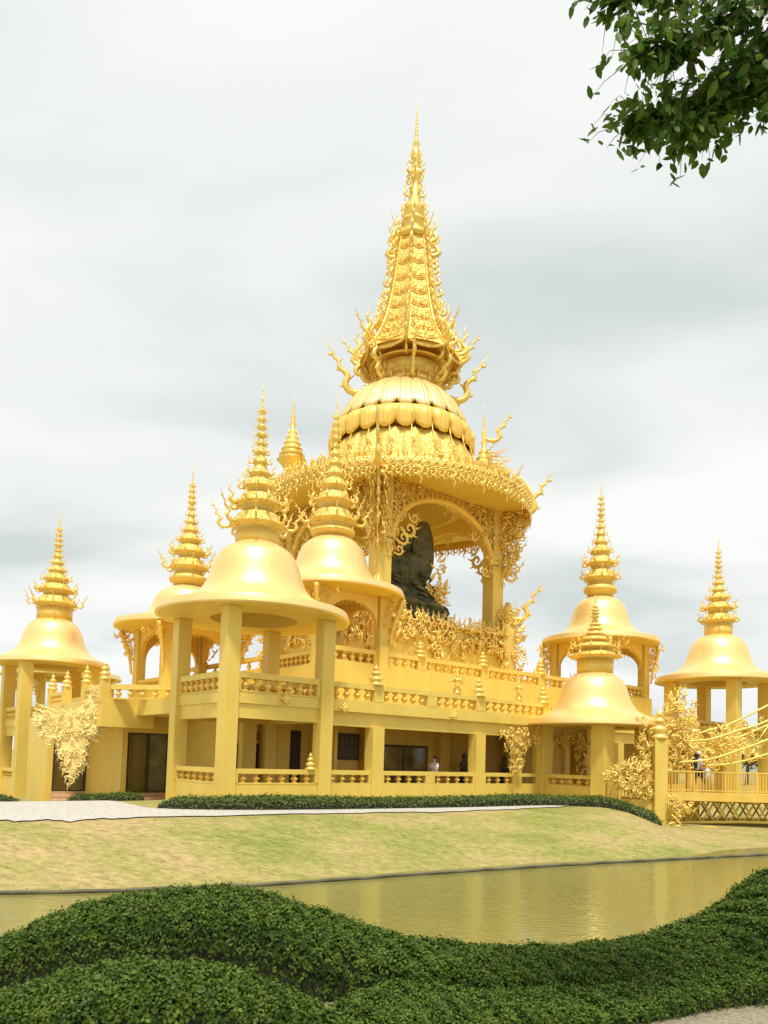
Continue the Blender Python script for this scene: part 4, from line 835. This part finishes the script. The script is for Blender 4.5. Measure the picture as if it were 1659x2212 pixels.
for _ in range(130):
    a = random.uniform(0, 2 * PI); z = random.uniform(.1, 3.2); q = 2.35 - z * .33; b.tube([(q * math.cos(a) - .2, q * .8 * math.sin(a), z), ((q + .28) * math.cos(a + .12) - .2, (q + .28) * .8 * math.sin(a + .12), z - .1), ((q + .2) * math.cos(a + .3) - .2, (q + .2) * .8 * math.sin(a + .3), z - .35)], [.12, .1, .02], 5)
b.build('rock_folds', M['bronze'], stt)
stt.scale = (1.22, 1.1, 1.04)
t = empty('inner_stupa', W(18.9, 15.2, 9.3), ANG, 'small golden stupa with flames standing behind the dark statue', 'stupa')
spire(t, .6, 5.2, .8, 21, 1.0); b = MB(); b.lathe([(.9, 0), (.95, .15), (.8, .3), (.75, .65)], 20); b.build('base', M['trim'], t)

# ------------------------------------------------------------------ bridge
bridge = empty('footbridge', (11.75, 32.47, .07), .03, 'golden footbridge with barred railings and a lattice truss, crossing at the right edge', 'bridge')
bridge.scale = (.955,) * 3
wallpart(bridge, 'deck', [(-.2, 16, -.1, 2.6, .16, .40)])
wallpart(bridge, 'fascia', [(-.2, 16, -.16, -.1, .10, .46)], 'trim')
def bar_rail(parent, x0, x1, y, z0, z1, step=.14):
    b = MB(); b.box(x0, x1, y - .035, y + .035, z1 - .06, z1); b.box(x0, x1, y - .03, y + .03, z0 + .08, z0 + .12); x = x0
    k = 0
    while x < x1:
        t = .03 if k % 10 == 0 else .012; b.box(x - t, x + t, y - t, y + t, z0, z1 - .06 if k % 10 else z1 - .005); x += step; k += 1
    return b.build('railing', M['trim'], parent)
bar_rail(bridge, .15, 16, -.02, .46, 1.42); bar_rail(bridge, .15, 16, 2.5, .40, 1.42)
b = MB()
for y in (.55, 2.3):
    b.tube([(0, y, -.95), (1, y, -.92), (4, y, -.82), (16, y, -.75)], .07, 6)
    for k in range(22):
        x = .3 + k * .62; b.tube([(x, y, .12), (x + .62, y, -.88)], .045, 4); b.tube([(x + .62, y, .12), (x, y, -.88)], .045, 4)
for k in range(12): b.box(.6 + k * 1.24, .68 + k * 1.24, .05, 2.35, -.02, .15)
b.build('truss', M['wall'], bridge)
wallpart(bridge, 'abutment', [(-.6, 2.4, -.5, 3.2, -1.6, -1.0), (-.2, .9, .3, 2.9, -1.0, .15)])
b = MB()
for y, zo in ((-.15, 0), (2.7, .12)):
    b.tube(spline(np.array([(1.2, y, 2.72 + zo), (2.3, y, 2.86 + zo), (3.4, y, 3.25 + zo), (4.6, y, 3.65 + zo), (7, y, 4.9 + zo)]), 20), .05, 7)
    b.tube(spline(np.array([(.8, y, 1.78 + zo), (2.2, y, 1.95 + zo), (3.5, y, 2.4 + zo), (4.6, y, 2.82 + zo), (7, y, 3.9 + zo)]), 20), .048, 7)
    b.tube(spline(np.array([(2.0, y, 1.66 + zo), (3.2, y, 1.8 + zo), (4.6, y, 2.2 + zo), (7, y, 3.1 + zo)]), 16), .042, 7)
    for x0, z0_, x1_, z1_ in ((1.25, 2.6, 1.9, 2.0), (2.9, 3.0, 3.6, 2.4), (3.5, 2.4, 4.2, 1.9), (4.2, 2.6, 4.9, 3.6), (3.2, 1.8, 2.9, 2.1)): b.tube([(x0, y, z0_ + zo), (x1_, y, z1_ + zo)], .035, 5)
random.seed(140)
for y in (-.15, 2.7):
    for P_ in ([(1.2, 2.72), (2.3, 2.86), (3.4, 3.25), (4.6, 3.65), (7, 4.9)], [(.8, 1.78), (2.2, 1.95), (3.5, 2.4), (4.6, 2.82), (7, 3.9)]):
        for x_ in np.arange(1.3, 5.5, .42):
            z_ = np.interp(x_, [q[0] for q in P_], [q[1] for q in P_]); b.put(K[random.choice(['flame', 'scroll'])], (x_, y, z_), (random.choice([-1, 1]), 0, 0), (0, 1, 0), (0, 0, random.choice([1, 1, -1])), random.uniform(.32, .55))
b.build('side_arms', M['orn'], bridge)
random.seed(120)
def gate_pillar(X, Y, z0, z1, wdt, lab, h=1.0):
    t = empty('gate_pillar', (X, Y, .07), .03, lab, 'pillar', 'bridge gate pillars'); t.scale = (.955,) * 3; b = MB(); b.box(-wdt / 2, wdt / 2, -wdt / 2, wdt / 2, z0, z1); bevel(b.build('shaft', M['wall'], t), .02)
    b = MB(); b.box(-wdt * .75, wdt * .75, -wdt * .75, wdt * .75, z0 - .6, z0 + .12); b.build('plinth', M['wall'], t)
    link('finial', FIN, None, t, loc=(0, 0, z1), scale=(1.25 * h, 1.25 * h, 1.35 * h)); return t
gate_pillar(11.7, 32.38, -1.15, 2.78, .58, 'bridge gate pillar with a stacked finial, in front on the bank')
gate_pillar(14.23, 35.15, -1.1, 3.2, .5, 'second bridge gate pillar, behind the first across the deck')
wallpart(hall, 'bridge_abutment_wall', [(17.4, 18.6, -7.0, -3.9, -1.7, .12)])
ex = MB(); ex.box(-1.6, 1.2, -.12, .12, -1.7, .10); tag(ex.build('retaining_wall', M['wall'], None, loc=(10.5, 32.5, .05), rotz=.02), 'low golden retaining wall between the low pavilion and the bridge pillar', 'wall')
ra = empty('side_railing', (9.3, 32.35, .05), .02, 'short barred railing between the low pavilion column and the bridge pillar', 'railing')
bar_rail(ra, .25, 2.3, 0, .10, 1.14)
def shrub_ornament(lab, X, Y, polys, n, size, depth, m='orn', seed=0, centre=None, up=.5, grp='golden lace sculptures at the bridge gate'):
    t = empty('lace_sculpture', (X, Y, 0), .05, lab, 'sculpture', grp); b = MB(); random.seed(seed)
    for P, k in zip(polys, n): lace(b, (0, 0, 0), (1, 0, 0), (0, 0, 1), P, k, size, depth, outward=.5, up=up, centre=centre)
    b.build('curls', M[m], t); return t
shrub_ornament('tall flame shaped lace sculpture standing behind the bridge pillar', 12.9, 33.3, [[(-.9, 1.3), (.6, 1.5), (1.0, 2.6), (.8, 3.6), (.3, 4.4), (.05, 5.4), (-.3, 4.6), (-.9, 3.8)]], [300], .42, .4, seed=121, up=.7)
shrub_ornament('lace collar climbing the left side of the bridge pillar', 11.2, 32.35, [[(-.5, 3.6), (-.1, 3.7), (.1, 3.0), (.1, 2.0), (.1, .2), (-.15, .2), (-.3, 2), (-.5, 2.9)]], [100], .32, .2, seed=122)
shrub_ornament('crouching beast shaped lace sculpture on the railing left of the pillar', 10.45, 31.9, [[(-1.3, 1.1), (-.6, 1.6), (-.45, 2.0), (-.1, 1.6), (.3, 1.9), (.75, 1.5), (.75, .5), (.3, .2), (-.5, .5), (-.7, .8)]], [170], .38, .28, 'orn', seed=123)
shrub_ornament('small lace sculpture low on the right side of the pillar, under the deck edge', 12.4, 31.95, [[(-.4, .5), (.2, .2), (.9, -.2), (.2, -.3), (-.05, -.9), (-.45, -1.1)]], [120], .32, .2, 'orn', seed=124)
shrub_ornament('lace sculpture on the bridge arms near the right edge', 15.5, 34.1, [[(-1.6, 2.3), (-.7, 3.0), (-.5, 3.9), (-.1, 3.1), (1.2, 3.2), (1.3, 2.0), (0, 1.8), (-1.2, 1.6)]], [130], .4, .25, seed=125)

# ------------------------------------------------------------------ people
def skinned(name, verts, edges, radii, m, parent, root=0, lvl=2):
    me = bpy.data.meshes.new(name); me.from_pydata(verts, edges, []); me.update(); o = link(name, me, m, parent)
    sk = o.modifiers.new('skin', 'SKIN'); sk.use_smooth_shade = True
    for i, v in enumerate(me.skin_vertices[0].data): v.radius = (radii[i], radii[i]); v.use_root = (i == root)
    s_ = o.modifiers.new('sub', 'SUBSURF'); s_.levels = lvl; s_.render_levels = lvl; return o
def person(X, Y, z, rotz, lab, top, bottom, arms, legs, hair_long=False, h=1.65, extra=None):
    t = empty('person', (X, Y, z), rotz, lab, 'person'); k = h / 1.65
    J = {'pel': (0, 0, .90), 'wai': (0, 0, 1.05), 'che': (0, 0, 1.25), 'nck': (0, 0, 1.40), 'nk2': (0, -.01, 1.45), 'hd1': (0, -.02, 1.51), 'hd2': (0, -.02, 1.58), 'hd3': (0, -.01, 1.63)}
    R = {'pel': .13, 'wai': .11, 'che': .125, 'nck': .055, 'nk2': .045, 'hd1': .075, 'hd2': .085, 'hd3': .055}
    E = [('pel', 'wai'), ('wai', 'che'), ('che', 'nck'), ('nck', 'nk2'), ('nk2', 'hd1'), ('hd1', 'hd2'), ('hd2', 'hd3')]
    for sd, sx in (('l', -1), ('r', 1)):
        el, ha = arms[sd]; kn, ft = legs[sd]
        J['sh' + sd] = (sx * .17, 0, 1.36); J['el' + sd] = el; J['ha' + sd] = ha; J['hp' + sd] = (sx * .09, 0, .86); J['kn' + sd] = kn; J['an' + sd] = ft; J['to' + sd] = (ft[0], ft[1] - .15, ft[2] - .05)
        R.update({'sh' + sd: .05, 'el' + sd: .037, 'ha' + sd: .028, 'hp' + sd: .085, 'kn' + sd: .052, 'an' + sd: .036, 'to' + sd: .03})
        E += [('che', 'sh' + sd), ('sh' + sd, 'el' + sd), ('el' + sd, 'ha' + sd), ('pel', 'hp' + sd), ('hp' + sd, 'kn' + sd), ('kn' + sd, 'an' + sd), ('an' + sd, 'to' + sd)]
        dv = np.array(ha) - np.array(el); dv = dv / np.linalg.norm(dv); sdv = np.cross(dv, (0, 1, 0)); sdv = sdv / (np.linalg.norm(sdv) + 1e-9)
        for f in range(5):
            ln = (.07, .08, .085, .075, .06)[f]; q = np.array(ha) + sdv * (f - 2) * .016; J[f'f{sd}{f}'] = tuple(q + dv * .04); J[f'g{sd}{f}'] = tuple(q + dv * ln + np.array([0, -.02, 0])); R[f'f{sd}{f}'] = .010; R[f'g{sd}{f}'] = .008; E += [('ha' + sd, f'f{sd}{f}'), (f'f{sd}{f}', f'g{sd}{f}')]
    ks = list(J); ix = {q: i for i, q in enumerate(ks)}
    body = skinned('body', [tuple(np.array(J[q]) * k) for q in ks], [(ix[a], ix[b_]) for a, b_ in E], [R[q] * k for q in ks], M['skin'], t)
    def garment(name, keys, edges, grow, m):
        i2 = {q: i for i, q in enumerate(keys)}; skinned(name, [tuple(np.array(J[q]) * k) for q in keys], [(i2[a], i2[b_]) for a, b_ in edges], [(R[q] + grow) * k for q in keys], m, t)
    for sd, sx in (('l', -1), ('r', 1)): J['ms' + sd] = tuple(np.array(J['sh' + sd]) * .25 + np.array(J['el' + sd]) * .75); R['ms' + sd] = .045; J['mk' + sd] = tuple(np.array(J['hp' + sd]) * .3 + np.array(J['kn' + sd]) * .7); R['mk' + sd] = .065; J['mf' + sd] = tuple(np.array(J['kn' + sd]) * .1 + np.array(J['an' + sd]) * .9); R['mf' + sd] = .045
    garment('shirt', ['pel', 'wai', 'che', 'nck', 'shl', 'msl', 'shr', 'msr'], [('pel', 'wai'), ('wai', 'che'), ('che', 'nck'), ('che', 'shl'), ('shl', 'msl'), ('che', 'shr'), ('shr', 'msr')], .022, M[top])
    lo = 'mk' if bottom[1] else 'mf'
    garment('shorts' if bottom[1] else 'trousers', ['pel', 'hpl', 'knl', lo + 'l', 'hpr', 'knr', lo + 'r'] if not bottom[1] else ['pel', 'hpl', lo + 'l', 'hpr', lo + 'r'],
        [('pel', 'hpl'), ('hpl', 'knl'), ('knl', lo + 'l'), ('pel', 'hpr'), ('hpr', 'knr'), ('knr', lo + 'r')] if not bottom[1] else [('pel', 'hpl'), ('hpl', lo + 'l'), ('pel', 'hpr'), ('hpr', lo + 'r')], .018, M[bottom[0]])
    hr = MB(); hr.lathe([(.02, 1.50), (.085, 1.52), (.102, 1.58), (.098, 1.64), (.06, 1.69), (0, 1.705)], 16, c=(0, .02)); 
    if hair_long: hr.tube([(0, .08, 1.62), (0, .12, 1.5), (0, .11, 1.32)], [.08, .07, .02], 8)
    o = hr.build('hair', M['hair'], t); o.scale = (k, k, k)
    fc = MB(); fc.tube([(0, -.105, 1.58), (0, -.125, 1.555), (0, -.105, 1.545)], [.008, .014, .008], 6)
    for sx in (-1, 1): fc.tube([(sx * .03, -.098, 1.585), (sx * .03, -.108, 1.585)], [.008, .006], 6); fc.tube([(sx * .09, -.01, 1.6), (sx * .1, .0, 1.57), (sx * .09, 0, 1.54)], [.01, .014, .01], 6)
    fc.tube([(-.02, -.1, 1.52), (0, -.106, 1.518), (.02, -.1, 1.52)], .006, 5); f_ = fc.build('face', M['skin'], t); f_.scale = (k, k, k)
    return t
stand = {'l': ((-.10, 0, .48), (-.10, .02, .07)), 'r': ((.10, 0, .48), (.11, .0, .07))}
mx_, my_, _ = W(8.35, -.9)
person(mx_, my_, .02, -.9, 'person in a white shirt behind the gallery rail raising both hands to the face', 'cloth_white', ('cloth_black', False), {'l': ((-.22, -.14, 1.14), (-.06, -.34, 1.30)), 'r': ((.24, -.12, 1.12), (.10, -.36, 1.34))}, stand)
q_ = W(15.6, -.7); pp = person(q_[0], q_[1], .02, .4, 'person in a lilac top standing in the arch beside the low pavilion', 'cloth_lilac', ('cloth_black', False), {'l': ((-.24, -.02, 1.10), (-.12, -.24, 1.02)), 'r': ((.25, .02, 1.10), (.28, -.06, .86))}, stand, h=1.6)
pp = person(13.66, 33.1, .45, 1.9, 'person in white with black shorts and a black backpack walking over the bridge', 'cloth_white', ('cloth_black', True), {'l': ((-.25, .06, 1.10), (-.27, -.08, .88)), 'r': ((.25, -.06, 1.12), (.24, -.24, .98))}, {'l': ((-.09, -.16, .50), (-.10, -.08, .08)), 'r': ((.09, .04, .48), (.10, .26, .12))}, True, h=1.76)
b = MB(); b.box(-.14, .14, .12, .28, 1.02, 1.42)
o = b.build('backpack', M['cloth_black'], None, loc=(13.66, 33.1, .45), rotz=1.9, scale=(1.066, 1.066, 1.066)); bevel(o, .05); tag(o, 'black backpack worn by the person on the bridge', 'backpack')
b = MB(); b.lathe([(.17, 1.61), (.12, 1.63), (.1, 1.70), (.06, 1.73), (0, 1.74)], 18, c=(0, .01)); o = b.build('sun_hat', M['cloth_white'], None, loc=(13.66, 33.1, .45), rotz=1.9, scale=(1.066, 1.066, 1.066)); tag(o, 'white sun hat on the head of the person on the bridge', 'hat')
b = MB(); b.lathe([(.02, .55), (.11, .6), (.13, .8), (.1, 1.0), (.03, 1.06)], 12, c=(.0, 0)); o = b.build('white_bag', M['cloth_white'], None, loc=(13.98, 32.95, .45), rotz=0, scale=(1.066, 1.066, 1.066)); tag(o, 'white cloth bag carried by the person on the bridge', 'bag')

# ------------------------------------------------------------------ trees
def crown_leaves(c, rx, ry, rz, n, size, hang=0., shell=.55):
    nb = 9; P = []
    for k in range(nb):
        d = rng.normal(0, 1, 3); d /= np.linalg.norm(d); cc = np.array(c) + d * np.array([rx, ry, rz]) * rng.uniform(.2, .62); s_ = rng.uniform(.38, .6)
        m = n // nb; q = rng.normal(0, 1, (m, 3)); q /= np.linalg.norm(q, axis=1)[:, None]; q *= (rng.random(m) ** .35)[:, None]
        P.append(cc + q * np.array([rx, ry, rz]) * s_)
    P = np.concatenate(P); Nn = P - np.array(c); Nn /= np.linalg.norm(Nn, axis=1)[:, None] + 1e-9
    return leaves(P, Nn, size, .7, .6, hang)
def far_tree(X, Y, h, w_, lab, n=1500):
    g0 = float(ground(X, Y)); t = empty('tree', (X, Y, g0), 0, lab, 'tree', 'trees beyond the temple'); b = MB()
    b.tube([(0, 0, -.2), (.1, 0, h * .3), (-.05, 0, h * .6)], [h * .035, h * .028, h * .012], 8)
    for k in range(4): a = k * 1.7; b.tube([(0, 0, h * (.3 + .06 * k)), (w_ * .3 * math.cos(a), w_ * .3 * math.sin(a), h * (.5 + .06 * k))], [h * .016, h * .004], 5)
    b.build('trunk', M['bark'], t); link('crown', quad_mesh('crown', crown_leaves((0, 0, h * .6), w_ / 2, w_ / 2, h * .42, n, h * .07)), M['leaf4'], t)
for i, (X, Y, h, w_, lab) in enumerate(((33, 78, 5.5, 7, 'dark green tree seen between the right pavilion columns'), (40, 84, 6.5, 8, 'broad tree behind the bridge at the right edge'), (27.5, 72, 4.8, 6, 'tree showing under the low bell pavilion roof, beyond the hall'), (46, 82, 5.6, 8, 'tree just past the right edge behind the bridge arms'), (36.5, 90, 7.2, 7, 'tallest of the trees far behind the bridge'), (-34, 82, 5.0, 8, 'low tree far behind the left bell pavilion'), (22, 66, 4.2, 5, 'small tree in the gap right of the low pavilion'), (37, 70, 4.6, 6, 'leafy tree just behind the right pavilion base'))): far_tree(X, Y, h, w_, lab)
# overhanging tree at the upper right: trunk outside the frame
t = empty('shade_tree', (5.4, 5.6, float(ground(5.4, 5.6))), 0, 'leafy tree reaching into the upper right corner with drooping branches', 'tree'); o0 = np.array([5.4, 5.6, float(ground(5.4, 5.6))])
b = MB(); g0 = o0[2]
def lw(p): return np.array(p) - o0
b.tube([lw((5.4, 5.6, g0 - .2)), lw((5.3, 5.6, 2.5)), lw((5.0, 5.5, 5.0)), lw((4.4, 5.4, 7.2)), lw((3.8, 5.4, 9.0))], [.24, .20, .16, .11, .05], 12)
b.build('trunk', M['bark'], t)
b = MB(); tw = []; random.seed(3)
limbs = [[(4.6, 5.4, 6.6), (3.4, 5.2, 7.25), (2.5, 5.0, 7.0), (1.75, 4.95, 6.85), (1.42, 4.95, 6.78)],
         [(4.8, 5.4, 6.0), (3.5, 5.1, 6.85), (2.6, 4.9, 6.72), (2.05, 4.9, 6.42), (1.62, 4.9, 6.25)],
         [(4.7, 5.4, 6.2), (3.3, 5.2, 6.7), (2.7, 5.2, 6.42), (2.3, 5.1, 6.15), (1.98, 5.1, 5.95)],
         [(4.6, 5.5, 6.3), (3.3, 5.6, 6.9), (2.7, 5.6, 6.7), (2.1, 5.5, 6.4), (1.75, 5.4, 6.2)],
         [(4.7, 5.4, 6.0), (3.4, 5.0, 6.5), (2.95, 4.9, 6.25), (2.65, 4.9, 6.12)], [(4.5, 5.3, 6.9), (3.2, 5.0, 7.3), (2.5, 5.0, 7.2), (2.0, 5.1, 7.1)],
         [(4.6, 5.5, 6.5), (3.4, 5.4, 7.0), (2.8, 5.3, 6.85), (2.45, 5.3, 6.5), (2.2, 5.3, 6.12)]]
LP = []
for li, l in enumerate(limbs):
    S = spline(np.array(l) + np.array([0, 0, .13]), 30); b.tube([lw(p) for p in S], np.linspace(.045 if li < 3 else .035, .004, 30), 6)
    for p in S[8:]:
        for _ in range(8):
            d = np.array([random.uniform(-.6, .25), random.uniform(-.4, .4), random.uniform(-.5, .35)]); d = d / np.linalg.norm(d) * random.uniform(.06, .30); q = p + d; q2 = q + np.array([d[0] * .3, d[1] * .3, -.08])
            b.tube([lw(p), lw(q), lw(q2)], [.0035, .0025, .001], 4)
            for f in np.linspace(.25, 1, 6): c = (p + (q - p) * f) if f < .8 else q2; LP.append(c + np.array([random.gauss(0, .02), random.gauss(0, .02), random.gauss(0, .015)]))
b.build('branches', M['bark'], t)
LP = np.array([lw(p) for p in LP]); nl = len(LP); Nn = np.tile(np.array([0, -.75, .4]), (nl, 1))
# pointed folded leaves: two quads each
d = Nn + rng.normal(0, .55, (nl, 3)); d /= np.linalg.norm(d, axis=1)[:, None]; tt = rng.normal(0, .45, (nl, 3)) + np.array([-.15, 0, -1.0]); tt -= d * np.sum(tt * d, 1)[:, None]; tt /= np.linalg.norm(tt, axis=1)[:, None]; bb = np.cross(d, tt); s_ = rng.uniform(.075, .125, nl)[:, None]
A = LP; T_ = LP + tt * s_; lf = lambda sg: np.stack([A, LP + tt * s_ * .3 + bb * s_ * .22 * sg + d * s_ * .04, LP + tt * s_ * .68 + bb * s_ * .19 * sg + d * s_ * .03, T_], 1)
link('leaves', quad_mesh('leaves', np.concatenate([lf(1), lf(-1)])), M['leaf3'], t)

# distant house behind the bridge
hs = empty('house', (52, 100, -.1), .3, 'small white house far behind the bridge at the right edge', 'house')
wallpart(hs, 'wall', [(-4, 4, -3, 3, 0, 3.4)], 'white'); b = MB(); b.prism([(-4.6, 3.38), (4.6, 3.38), (0, 5.4)], -3.4, 3.4); b.build('roof', M['stone'], hs)
